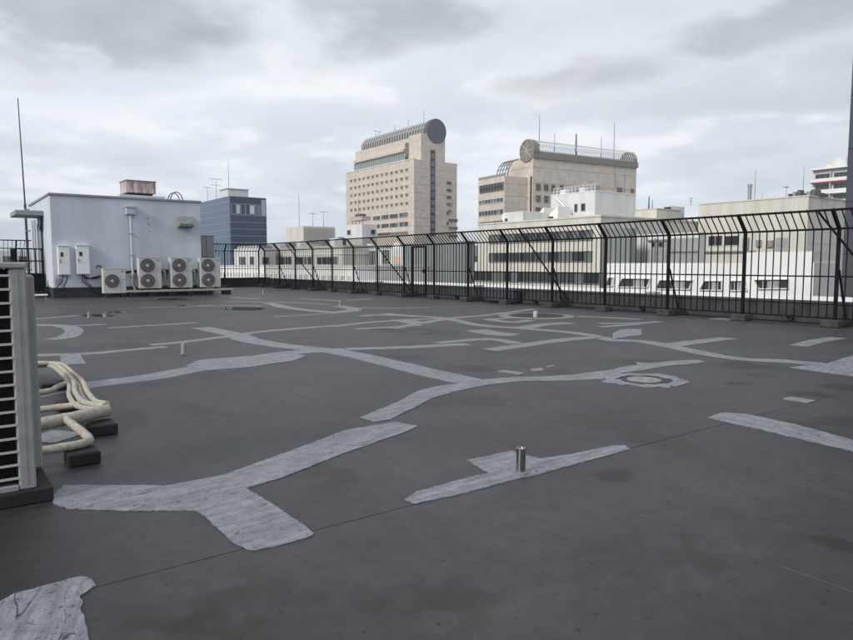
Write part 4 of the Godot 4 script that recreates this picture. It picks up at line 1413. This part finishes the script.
func left_blocks():
	var d := [9.83, 9.25, 8.08]
	var b := building("concrete_building", "plain pale concrete building with vertical ribs and thin roof antennas", Vector3(67.33, -28, -138.21), 0)
	wall(b, M.cream, 0, d[2], -28, d[0], -d[1], 0)
	for k in 26:
		wall(b, M.cream_line, 0.1 + k * d[2] / 26.5, 0.22 + k * d[2] / 26.5, -28, d[0] - 0.3, 0.0, 0.12, "rib")
	mast(b, 1.0, d[0], d[0] + 7.6, -4.0, 0.06)
	mast(b, 4.0, d[0], d[0] + 3.4, -3.0, 0.06, 1)
	mast(b, 6.2, d[0], d[0] + 3.8, -2.0, 0.06, 1)
	d = [9.68, 6.31, 3.69]
	var p := building("stair_house", "white stair house with rusty tank frame on its roof", Vector3(72.79, -28, -121.72), 0)
	wall(p, M.white_wall, 0, d[2], -28, d[0], -d[1], 0)
	for r in [[2.19, 3.13, 7.63, 8.51]]:
		window(p, false, r, 0.0, 1, M.frame, M.glass_dark, 0.08, 0.12)
	for r in [[4.82, 5.99, 7.69, 8.55]]:
		window(p, true, r, 0.0, 1, M.frame, M.glass_dark, 0.08, 0.12)
	for k in 4:
		wall(p, M.rusty, 0.8, 1.0, d[0], d[0] + 0.9, -5.6 + k * 1.4, -5.4 + k * 1.4, "tank_leg")
	wall(p, M.rusty, 0.5, 2.6, d[0] + 0.9, d[0] + 1.7, -5.8, -0.8, "tank_frame")
	wall(p, M.lattice_dark, 0.7, 2.2, d[0] + 1.7, d[0] + 2.3, -4.0, -2.0, "tank")
	mast(p, 1.0, d[0], d[0] + 5.5, -3.0, 0.05)
	d = [6.09]
	var tk := thing("water_tank", "dark blue round water tank left of the white stair house", "tank", Vector3(58.26, -28, -104.63))
	var st := mb()
	lathe(st, Vector3(0, 28.0 + d[0] - 2.4, 0), Vector3.UP, [Vector2(0, 0), Vector2(0.85, 0), Vector2(0.9, 0.1), Vector2(0.9, 2.0), Vector2(0.6, 2.3), Vector2(0.0, 2.4)], 18)
	build(st, "tank_body", M.tank, tk)
	blk(tk, "tank_stand", M.lattice_dark, -0.6, 0.6, 0, 28.0 + d[0] - 2.4, -0.6, 0.6)
	d = [4.21, 11.88, 3.24]
	var sa := building("small_white_house", "small white flat-roofed house below the blue office block", Vector3(47.18, -28, -115.08), 0)
	wall(sa, M.white_wall, 0, d[2], -28, d[0], -d[1], 0)
	wall(sa, M.grey_wall, 0.2, d[2] - 0.2, d[0], d[0] + 0.5, -d[1] + 1, -1, "roof_plant")
	window(sa, true, [2.0, 3.6, 1.3, 2.6], 0.0, 2)
	window(sa, true, [6.0, 9.0, 1.3, 2.6], 0.0, 3)
	window(sa, false, [0.8, 1.9, 1.4, 2.5], 0.0, 1)
	d = [4.32, 29.21]
	var sb := building("long_low_building", "long pale building with three dark green-grey windows behind far fence", Vector3(52.03, -28, -92.83), 0)
	wall(sb, M.cream, 0, 8, -28, d[0], -d[1], 0)
	wall(sb, M.white_clean, -0.15, 8, 2.9, 3.1, -d[1], 0.1, "band")
	for r in [[18.62, 24.23, 1.26, 2.62], [10.75, 16.98, 1.26, 2.56], [1.67, 8.72, 1.27, 2.49]]:
		window(sb, true, r, 0.0, 4, M.frame_white, null, 0.1, 0.15)
	for k in 6:
		wall(sb, [M.white_wall, M.galv, M.white_clean][k % 3], 1.0, 2.5, d[0], d[0] + 0.5 + 0.35 * (k % 3), -d[1] + 2 + k * 4.2, -d[1] + 3.6 + k * 4.2, "roof_unit")
	d = [3.73, 18.5]
	var sc := building("low_shop_block", "low pale block with dark windows and orange panel near the gate", Vector3(56.87, -28, -82.99), 0)
	wall(sc, M.white_wall, 0, 7, -28, d[0], -d[1], 0)
	for r in [[10.3, 12.51, 1.19, 3.62], [7.87, 9.69, 1.19, 3.42], [3.82, 5.81, 1.35, 3.51]]:
		window(sc, true, r, 0.0, 3, M.frame_white, null, 0.1, 0.15)
	var o := [0.54, 2.71, 1.27, 2.56]
	wall(sc, M.orange, -0.1, 0.0, o[2], o[3], -o[1], -o[0], "orange_panel")
	for k in 4:
		wall(sc, [M.galv, M.white_clean][k % 2], 0.8, 2.0, d[0], d[0] + 0.6 + 0.3 * (k % 2), -16 + k * 4.0, -14.4 + k * 4.0, "roof_unit")
	d = [1.08, 38.45]
	var sd := building("white_parapet_building", "long white-walled building seen through the far corner of the fence", Vector3(30.57, -28, -52.23), 0)
	wall(sd, M.white_clean, 0, 9, -28, d[0], -d[1], 0)
	wall(sd, M.white_wall, -0.08, 9.1, d[0], d[0] + 0.12, -d[1] - 0.1, 0.1, "coping")
	for k in 30:
		wall(sd, M.cream_line, -0.03, 0.0, -0.2, 0.25, -d[1] + 0.6 + k * 1.25, -d[1] + 1.3 + k * 1.25, "grille")
	d = [4.25]
	var se := building("far_left_house", "pale distant house behind the railing left of the hut", Vector3(18.54, -28, -173.52), 0)
	wall(se, M.white_wall, -22, 0, -28, d[0], -8, 0)
	wall(se, M.grey_wall, -16, -9, d[0], d[0] + 0.8, -6, -2, "roof_plant")
	for k in 7:
		window(se, false, [-21.0 + k * 3.0, -19.2 + k * 3.0, 1.6, 3.0], 0.0, 2)


func make_edges():
	# low wall along the long side and across the far end
	var p := thing("parapet_wall", "long low grey parapet behind the leaning black fence", "wall")
	blk(p, "wall", M.parapet, 16.3, 16.55, -0.3, 0.44, -38.8, 3.0)
	blk(p, "coping", M.parapet, 16.26, 16.6, 0.44, 0.50, -38.8, 3.0, 0.012)
	for k in 20:
		blk(p, "joint_cover", M.plinth, 16.29, 16.3, 0.0, 0.44, -38.0 + k * 2.05, -37.985 + k * 2.05)
	for z in [-7.6, -11.7, -15.9, -20.1, -24.0, -28.2, -32.3]:
		var st := mb()
		lathe(st, Vector3(16.3, 0.10, z), Vector3(-1, 0, 0), [Vector2(0.07, 0.0), Vector2(0.07, 0.12), Vector2(0.05, 0.12), Vector2(0.05, 0.02), Vector2(0, 0.02)], 14)
		build(st, "overflow_pipe", M.plinth, p)
	var q := thing("parapet_wall", "near-black parapet across the far end of the roof", "wall")
	blk(q, "wall", M.parapet_dark, -5.4, 16.55, -0.3, 0.48, -39.05, -38.8)
	blk(q, "coping", M.parapet_dark, -5.4, 16.6, 0.48, 0.54, -39.1, -38.76, 0.012)

	var r := thing("parapet_wall", "low grey parapet on the roof side behind the left condenser", "wall")
	blk(r, "wall", M.parapet, -5.4, -5.2, -0.3, 0.44, -38.76, 3.0)
	blk(r, "coping", M.parapet, -5.43, -5.17, 0.44, 0.50, -38.76, 3.0, 0.012)

func make_fences():
	# run origin at the far corner, local +x towards the camera end
	make_fence("leaning_fence", "black steel fence with inward-leaning top along the right side", Vector3(15.6, 0, -37.12), -PI / 2, 18, [1, 3, 5, 7, 9, 11, 13, 15, 17, 18], [[30.45, 31.95], [21.4, 22.9], [12.3, 14.4], [3.6, 6.2]], 7)
	make_fence("leaning_fence", "black steel fence with leaning top across the far end behind the hut", Vector3(-4.9, 0, -38.0), 0.0, 10, [9, 8, 1, 3], [], -1)

func make_hut():
	var h := thing("rooftop_hut", "pale blue-grey rooftop stair hut with flat roof at left", "hut")
	var x0 := 3.85
	var x1 := 9.75
	var z0 := -37.0
	var z1 := -30.3
	var st := mb()
	boxr(st, x0, x1, 0.40, 4.06, z0, z1, 0.01)
	build(st, "wall", M.hut, h)
	blk(h, "plinth", M.plinth, x0 - 0.03, x1 + 0.03, 0.0, 0.40, z0 - 0.03, z1 + 0.03, 0.01)
	blk(h, "roof_edge", M.trim, x0 - 0.05, x1 + 0.05, 4.06, 4.15, z0 - 0.05, z1 + 0.05, 0.01)
	# door recess, frame and canopy on the left face
	var door := blk(h, "door", M.galv, x0 - 0.03, x0, 0.95, 3.0, -34.0, -33.0)
	blk(door, "handle", M.stainless, x0 - 0.08, x0 - 0.03, 1.9, 2.0, -33.2, -33.1)
	blk(h, "door_frame", M.trim, x0 - 0.06, x0, 0.95, 3.1, -34.1, -34.0)
	blk(h, "door_frame", M.trim, x0 - 0.06, x0, 0.95, 3.1, -33.0, -32.9)
	blk(h, "canopy", M.trim, x0 - 1.02, x0, 3.36, 3.56, -34.4, -32.2, 0.015)
	for z in [-32.6, -35.0, -35.8]:
		var tb := mb()
		tube(tb, [Vector3(x0 - 0.05, 0.4, z), Vector3(x0 - 0.05, 3.34, z)], 0.035, 8)
		build(tb, "wall_pipe", M.pipe_grey if z < -34 else M.plinth, h)
	blk(h, "wall_lamp", M.plinth, x0 - 0.12, x0, 2.75, 2.95, -32.75, -32.6)
	# rainwater hopper and downpipe
	var hp := mb()
	boxr(hp, 6.62, 6.98, 3.42, 3.74, z1, z1 + 0.24, 0.01)
	boxr(hp, 6.58, 7.02, 3.70, 3.76, z1, z1 + 0.27, 0.008)
	build(hp, "rain_hopper", M.pipe_grey, h)
	var dp := mb()
	tube(dp, [Vector3(6.8, 3.44, z1 + 0.12), Vector3(6.8, 0.62, z1 + 0.12), Vector3(6.83, 0.5, z1 + 0.16), Vector3(6.88, 0.12, z1 + 0.22)], 0.055, 12)
	build(dp, "downpipe", M.pipe_grey, h)
	for y in [0.8, 1.7, 2.6]:
		blk(h, "pipe_clamp", M.galv, 6.735, 6.865, y, y + 0.04, z1, z1 + 0.185)
	# vent hood
	var vh := mb()
	var a := [Vector3(8.72, 3.44, z1), Vector3(8.72, 2.94, z1), Vector3(8.72, 2.98, z1 + 0.38), Vector3(8.72, 3.10, z1 + 0.40), Vector3(8.72, 3.42, z1 + 0.16)]
	var o := Vector3(0.62, 0, 0)
	for k in range(1, 4):
		tri(vh, a[0], a[k], a[k + 1], Vector3(-1, 0, 0))
		tri(vh, a[0] + o, a[k] + o, a[k + 1] + o, Vector3(1, 0, 0))
	for k in [2, 3, 4]:
		var l: int = (k + 1) % 5
		quad(vh, a[k], a[l], a[l] + o, a[k] + o, Vector3(0, 0.6, 1))
	build(vh, "vent_hood", M.hood, h)
	blk(h, "vent_grille", M.ac_dark, 8.76, 9.3, 2.955, 2.975, z1 + 0.02, z1 + 0.34)
	# small wall bolts, drips kept as plates
	for p in [[7.55, 3.05], [7.56, 2.75], [7.5, 3.3]]:
		var bt := mb()
		lathe(bt, Vector3(p[0], p[1], z1), Vector3(0, 0, 1), [Vector2(0.035, 0), Vector2(0.03, 0.02), Vector2(0, 0.025)], 8)
		build(bt, "anchor_cap", M.trim, h)
	# cable tray behind the units
	blk(h, "cable_tray", M.plinth, 6.95, 9.7, 0.98, 1.12, z1, z1 + 0.14, 0.01)
	for z in [z1 + 0.02]:
		for k in 3:
			var cb := mb()
			tube(cb, smooth_path([Vector3(4.9 + 0.0 * k, 0.95, z + 0.05), Vector3(5.05, 0.80 - 0.02 * k, z + 0.06), Vector3(5.35, 0.76 + 0.03 * k, z + 0.06), Vector3(5.75, 0.90, z + 0.06), Vector3(6.6, 0.98 + 0.03 * k, z + 0.05), Vector3(7.0, 1.02 + 0.03 * k, z + 0.05)]), 0.022, 6)
			build(cb, "cable", M.rubber, h)
	for c in [[4.18, 0.93, 3.95, 0.42], [4.34, 0.93, 4.2, 0.45], [4.86, 0.93, 5.3, 0.30], [4.95, 0.93, 5.22, 0.42]]:
		var cb := mb()
		tube(cb, smooth_path([Vector3(c[0], c[1], z1 + 0.1), Vector3(lerpf(c[0], c[2], 0.15), lerpf(c[1], c[3], 0.5), z1 + 0.09), Vector3(c[2], c[3], z1 + 0.06), Vector3(c[2] - 0.02, 0.2, z1 + 0.07)]), 0.018, 6)
		build(cb, "cable", M.rubber, h)
	var cw := mb()
	tube(cw, smooth_path([Vector3(5.65, 0.72, z1 + 0.05), Vector3(5.62, 1.2, z1 + 0.04), Vector3(5.5, 1.28, z1 + 0.04), Vector3(5.42, 1.2, z1 + 0.04)]), 0.02, 6)
	build(cw, "cable", M.rubber, h)
	for c in [[3.9, 4.02], [4.02, 4.14]]:
		blk(h, "conduit_hook", M.galv, c[0] + 0.03, c[0] + 0.06, 0.55, 0.8, z1, z1 + 0.05)
	# steps and handrail by the door
	var sp := thing("door_landing", "dark steel landing with railing left of the hut", "stairs")
	blk(sp, "skirt", M.steel_black, 2.8, 3.75, 0.2, 0.85, -32.36, -32.33)
	blk(sp, "platform", M.steel_black, 2.75, 3.79, 0.85, 0.95, -34.3, -32.3)
	for k in 4:
		blk(sp, "tread", M.steel_black, 2.9, 3.75, 0.17 + 0.17 * k, 0.21 + 0.17 * k, -31.25 - 0.27 * k, -30.98 - 0.27 * k)
	for x in [2.8, 3.72]:
		blk(sp, "stringer", M.steel_black, x, x + 0.05, 0.0, 0.85, -32.4, -32.3)
		blk(sp, "stringer", M.steel_black, x, x + 0.05, 0.0, 0.85, -34.3, -34.2)
	for k in 5:
		blk(sp, "rail_post", M.steel_black, 2.76 + k * 0.235, 2.80 + k * 0.235, 0.95, 1.98, -32.34, -32.30)
		blk(sp, "rail_post", M.steel_black, 2.76, 2.80, 0.95, 1.98, -34.3 + k * 0.4, -34.26 + k * 0.4)
	for y in [1.95, 1.45]:
		blk(sp, "rail", M.steel_black, 2.76, 3.78, y, y + 0.05, -32.345, -32.295)
		blk(sp, "rail", M.steel_black, 2.755, 2.805, y, y + 0.05, -34.3, -32.345)
	# things on the hut roof
	var vb := thing("roof_ventilator", "rust-streaked pinkish box on a curb on the hut roof", "ventilator", Vector3(7.65, 4.15, -32.4))
	blk(vb, "curb", M.hut, -0.95, 0.95, 0, 0.22, -0.8, 0.8, 0.01)
	blk(vb, "neck", M.ac_dark, -0.5, 0.5, 0.22, 0.34, -0.5, 0.5)
	var vs := mb()
	boxr(vs, -0.62, 0.62, 0.34, 0.86, -0.62, 0.62, 0.015)
	build(vs, "housing", M.rusty, vb)
	blk(vb, "lid", M.trim, -0.66, 0.66, 0.86, 0.89, -0.66, 0.66, 0.008)
	for k in 5:
		blk(vb, "panel_rib", M.rusty, -0.5 + k * 0.25 - 0.01, -0.5 + k * 0.25 + 0.01, 0.36, 0.84, 0.62, 0.635)
	var lr := thing("ladder_hoops", "pair of curved black ladder handles on the hut roof edge", "ladder", Vector3(9.0, 4.15, -31.2))
	for k in 2:
		var hp2 := mb()
		var arc := []
		for j in 11:
			var t := PI * j / 10.0
			arc.append(Vector3(-cos(t) * 0.27, sin(t) * 0.42, -0.45 * k))
		tube(hp2, arc, 0.02, 6)
		build(hp2, "hoop", M.steel_black, lr)
	var rod := thing("lightning_rod", "tall thin lightning rod behind the left corner of the hut", "rod", Vector3(3.72, 0, -37.3))
	var rs := mb()
	tube(rs, [Vector3(0.0, 0, 0), Vector3(-0.02, 4.2, 0)], 0.055, 8)
	tube(rs, [Vector3(-0.02, 4.2, 0), Vector3(-0.10, 9.1, 0)], 0.035, 8, 0.02)
	build(rs, "pole", M.tank, rod)
	for y in [1.4, 2.9, 3.9]:
		blk(rod, "bracket", M.galv, -0.07, 0.13, y, y + 0.05, -0.05, 0.25)
	# switch boxes
	for c in [[4.02, 4.45, 0.91, 2.06, "white electrical box on the hut wall nearer its left corner"], [4.68, 5.16, 0.93, 2.09, "white electrical box on the hut wall nearer the air conditioners"]]:
		var e := thing("electrical_box", c[4], "electrical box", Vector3(c[0], c[2], z1), 0.0, "electrical boxes on the hut wall")
		var w: float = c[1] - c[0]
		var hh: float = c[3] - c[2]
		blk(e, "cabinet", M.box_white, 0, w, 0, hh, 0, 0.20, 0.01)
		var dr := blk(e, "door", M.box_white, 0.02, w - 0.02, 0.03, hh - 0.06, 0.20, 0.215, 0.005)
		blk(dr, "meter_window", M.glass_dark, w * 0.22, w * 0.45, hh - 0.42, hh - 0.25, 0.215, 0.222)
		blk(dr, "handle", M.wire_dark, 0.06, 0.085, hh * 0.42, hh * 0.55, 0.215, 0.235)
		blk(e, "rain_hood", M.box_white, -0.015, w + 0.015, hh, hh + 0.02, 0, 0.24)
	# grey duct column right of the hut
	var dc := thing("duct_column", "grey louvred duct column at the right corner of the hut", "duct", Vector3(10.35, 0, -32.0))
	blk(dc, "body", M.trim, 0, 0.56, 0, 2.66, -0.6, 0, 0.012)
	blk(dc, "cap", M.trim, -0.03, 0.59, 2.66, 2.71, -0.63, 0.03, 0.01)
	blk(dc, "side_seam", M.plinth, 0.17, 0.19, 0.05, 2.6, 0.0, 0.006)
	blk(dc, "joint_band", M.plinth, -0.02, 0.58, 1.62, 1.70, -0.62, 0.02)

func make_units():
	make_ac("squat single-fan outdoor unit nearest the electrical boxes", 0.86, 1.08, 1, Vector3(5.52, 0.10, -29.5))
	for c in [[0.0], [0.6]]:
		blk(get_node("outdoor_unit"), "support_rail", M.rubber, 0.08 + c[0], 0.2 + c[0], -0.10, 0.0, -0.42, 0.1)
	var base := make_ac("two-fan outdoor unit just right of the downpipe", 0.90, 1.36, 2, Vector3(6.89, 0.27, -29.5))
	copy(base, "two-fan outdoor unit in the middle of the raised plank", Vector3(8.18, 0.27, -29.5))
	copy(base, "two-fan outdoor unit at the right end of the plank", Vector3(9.42, 0.27, -29.5))
	var st := thing("unit_stand", "pale low plank stand carrying the two-fan outdoor units", "stand", Vector3(6.35, 0, -29.3))
	blk(st, "front_plank", M.plank, 0, 4.45, 0.19, 0.27, -0.02, 0.06, 0.006)
	blk(st, "rear_plank", M.plank, 0, 4.45, 0.19, 0.27, -0.62, -0.50, 0.006)
	for k in 6:
		blk(st, "bearer", M.rubber, 0.15 + k * 0.8, 0.33 + k * 0.8, 0.0, 0.19, -0.66, 0.04)
	for k in 3:
		var pc := thing("insulated_pipe", ["white wrapped pipe behind the first two-fan unit", "white wrapped pipe behind the middle two-fan unit", "white wrapped pipe behind the last two-fan unit"][k], "pipe", Vector3(6.75 + k * 1.28, 0, -29.9))
		var tb := mb()
		tube(tb, smooth_path([Vector3(0, 1.05, -0.22), Vector3(0.02, 1.0, -0.05), Vector3(0.02, 0.5, 0.0), Vector3(0.25, 0.34, 0.02)]), 0.04, 8)
		build(tb, "sleeve", M.galv, pc)
	# near condenser at the left edge
	make_near_unit(Vector3(0.416, 0, -4.292), "grey condenser with white wire guard cut by the left edge")
	make_near_unit(Vector3(0.2, 0, -7.292), "second grey condenser standing behind the one at left edge")
	make_pipes()

func pipe_part(t: Node, pts: Array, r: float, called := "pipe", bands := true):
	var path := smooth_path(pts, 11)
	var st := mb()
	tube(st, path, r, 12, -1.0, 0.045)
	build(st, called, M.tape, t)

func make_pipes():
	var t := thing("refrigerant_pipes", "cream taped pipe bundle looping over the roof behind the left condenser", "pipes")
	# thick lagged pipe
	pipe_part(t, [Vector3(-0.3, 0.17, -5.50), Vector3(0.3, 0.165, -5.58), Vector3(0.75, 0.16, -5.72), Vector3(1.10, 0.15, -5.93)], 0.050, "thick_pipe")
	# bundle running back
	for k in 4:
		var o := (k - 1.5) * 0.045
		var y := 0.13 + 0.03 * (k % 2)
		pipe_part(t, [Vector3(1.09 + o * 0.4, y + 0.03, -5.94 - o), Vector3(1.02 + o, y, -6.35), Vector3(1.04 + o * 1.1, y, -6.9), Vector3(1.10 + o * 0.9, y + 0.01, -7.4), Vector3(1.12 + o * 0.6, y + 0.02, -7.95), Vector3(1.13 + o * 0.6, y + 0.02, -8.6), Vector3(1.12 + o * 0.5, y, -9.05), Vector3(0.98, y, -9.2 + o), Vector3(0.7, y - 0.02, -9.15 + o), Vector3(-0.2, y - 0.02, -9.1 + o)], 0.024, "pipe")
	pipe_part(t, [Vector3(-0.3, 0.09, -7.42), Vector3(0.75, 0.10, -7.43), Vector3(0.95, 0.13, -7.50), Vector3(1.10, 0.16, -7.62)], 0.029)
	pipe_part(t, [Vector3(-0.3, 0.11, -6.52), Vector3(0.67, 0.11, -6.51), Vector3(1.0, 0.13, -6.44)], 0.029)
	# near loop
	pipe_part(t, [Vector3(-0.1, 0.12, -4.98), Vector3(0.45, 0.12, -5.00), Vector3(0.74, 0.12, -5.03), Vector3(0.82, 0.12, -5.10), Vector3(0.83, 0.125, -5.25), Vector3(0.80, 0.14, -5.55), Vector3(0.76, 0.17, -5.70)], 0.030, "loop_pipe")
	for c in [[0.66, 0.86, -5.10, -4.90, "black rubber block under the near pipe loop"], [0.92, 1.13, -5.92, -5.68, "black rubber block under the thick pipe end"], [0.86, 1.08, -7.02, -6.84, "black rubber block under the middle of the bundle"], [0.86, 1.10, -8.2, -8.0, "black rubber block under the far end of the bundle"]]:
		var b := thing("pipe_block", c[4], "block", Vector3.ZERO, 0.0, "pipe support blocks")
		blk(b, "block", M.rubber, c[0], c[1], 0.0, 0.088, c[2], c[3], 0.01)

func vent_pipe(label: String, at: Vector3, h: float, r: float, m: Material, patched: bool):
	var t := thing("vent_pipe", label, "pipe", at, 0.0, "roof vent pipes")
	var st := mb()
	lathe(st, Vector3.ZERO, Vector3.UP, [Vector2(r, 0.0), Vector2(r, h - 0.004), Vector2(r - 0.004, h), Vector2(r * 0.75, h), Vector2(r * 0.72, h - 0.006), Vector2(0, h - 0.006)], 24)
	build(st, "tube", m, t)
	st = mb()
	lathe(st, Vector3.ZERO, Vector3.UP, [Vector2(r * 1.7, 0.0), Vector2(r * 1.65, 0.008), Vector2(r * 1.1, 0.012), Vector2(r, 0.014)], 24)
	build(st, "flange", M.coat if patched else M.galv, t)

func make_roof_things():
	vent_pipe("shiny steel vent pipe in the near coating cross", Vector3(3.0, 0.004, -3.05), 0.168, 0.031, M.stainless, true)
	vent_pipe("short grey vent pipe beside the wide coating band at left", Vector3(2.98, 0, -10.22), 0.16, 0.034, M.trim, true)
	vent_pipe("left of two stub pipes in the puddle before the hut", Vector3(3.1, 0, -18.5), 0.15, 0.035, M.trim, true)
	vent_pipe("right of two stub pipes in the puddle before the hut", Vector3(3.52, 0, -18.6), 0.13, 0.05, M.coat, true)
	vent_pipe("thin vent pipe in mid roof left of the fence gate", Vector3(10.8, 0, -19.5), 0.16, 0.04, M.galv, false)
	vent_pipe("tiny far vent pipe near the plank stand", Vector3(11.97, 0, -28.7), 0.2, 0.04, M.galv, false)
	vent_pipe("pale vent pipe beside the sunken drain before the fence", Vector3(12.15, 0, -11.9), 0.17, 0.055, M.wire, true)
	# drains
	var d := thing("roof_drain", "round white drain disc inside the coating ring", "drain", Vector3(6.62, 0, -4.72))
	var st := mb()
	lathe(st, Vector3.ZERO, Vector3.UP, [Vector2(0.20, 0.001), Vector2(0.19, 0.012), Vector2(0.12, 0.016), Vector2(0.0, 0.016)], 28)
	build(st, "disc", M.disc_pale, d)
	st = mb()
	lathe(st, Vector3.ZERO, Vector3.UP, [Vector2(0.27, 0.001), Vector2(0.265, 0.008), Vector2(0.20, 0.008), Vector2(0.20, 0.001)], 28)
	build(st, "collar", M.fence_foot, d)
	d = thing("roof_drain", "dark sunken drain cover with pale rim before the fence", "drain", Vector3(12.6, 0, -12.3))
	st = mb()
	lathe(st, Vector3.ZERO, Vector3.UP, [Vector2(0.72, 0.001), Vector2(0.70, 0.02), Vector2(0.50, 0.03), Vector2(0.46, 0.012), Vector2(0.0, 0.010)], 30)
	build(st, "cover", M.joint, d)
	st = mb()
	lathe(st, Vector3(0.0, 0.0, 0.0), Vector3.UP, [Vector2(0.98, 0.001), Vector2(0.95, 0.012), Vector2(0.73, 0.016), Vector2(0.72, 0.001)], 30)
	build(st, "rim", M.coat, d)
	# puddles
	var k := 0
	for p in PUDDLES:
		var o := patch(null, p, 0.0078 + 0.0002 * k, "puddle", M.water, 0.12, 0.12)
		structure(o)
		k += 1
	# blue-black chest behind the fence
	var c := thing("storage_chest", "dark blue chest standing between fence and parapet", "chest", Vector3(15.95, 0, -16.9))
	blk(c, "body", M.slate, -0.14, 0.2, 0.05, 0.42, -1.0, 0.35, 0.02)
	blk(c, "lid", M.slate, -0.16, 0.22, 0.42, 0.48, -1.02, 0.37, 0.015)
	for z in [-0.85, 0.1]:
		blk(c, "foot", M.rubber, -0.12, 0.18, 0.0, 0.05, z, z + 0.1)
	# low pipe rail by the hut
	var lr := thing("low_pipe_rail", "low white pipe on thin legs left of the hut plinth", "pipe", Vector3(2.95, 0, -27.0))
	st = mb()
	tube(st, [Vector3(-0.6, 0.26, 0), Vector3(0.28, 0.26, 0)], 0.035, 10)
	build(st, "pipe", M.box_white, lr)
	for x in [-0.45, 0.22]:
		blk(lr, "leg", M.galv, x - 0.015, x + 0.015, 0.0, 0.23, -0.015, 0.015)


func _ready():
	rng.seed = 20240
	unit_box.size = Vector3.ONE
	# camera
	var cam := Camera3D.new()
	cam.name = "camera"
	add_child(cam)
	cam.position = Vector3(0, 1.35, 0)
	cam.rotation_degrees = Vector3(-4.778, -36.334, 0)
	cam.fov = 51.06
	cam.near = 0.05
	cam.far = 6000.0
	cam.current = true
	# sky, sun, exposure
	var env := Environment.new()
	env.background_mode = Environment.BG_SKY
	var sky := Sky.new()
	sky.sky_material = make_sky()
	env.sky = sky
	env.tonemap_mode = Environment.TONE_MAPPER_LINEAR
	env.tonemap_exposure = 1.75
	env.sdfgi_enabled = true
	env.ssao_enabled = true
	env.ssil_enabled = true
	env.fog_enabled = true
	env.fog_density = 0.0004
	env.fog_light_color = Color(0.82, 0.86, 0.92)
	var we := WorldEnvironment.new()
	we.name = "environment"
	we.environment = env
	add_child(we)
	var sun := DirectionalLight3D.new()
	sun.name = "sun"
	sun.light_energy = 0.5
	sun.light_angular_distance = 14.0
	sun.light_color = Color(1.0, 0.975, 0.935)
	sun.shadow_enabled = true
	add_child(sun)
	sun.look_at_from_position(Vector3(-30, 17, 5), Vector3.ZERO)
	# everything that is built
	make_materials()
	make_ground()
	make_roof()
	make_edges()
	make_far()
	make_fences()
	make_hut()
	make_units()
	make_roof_things()
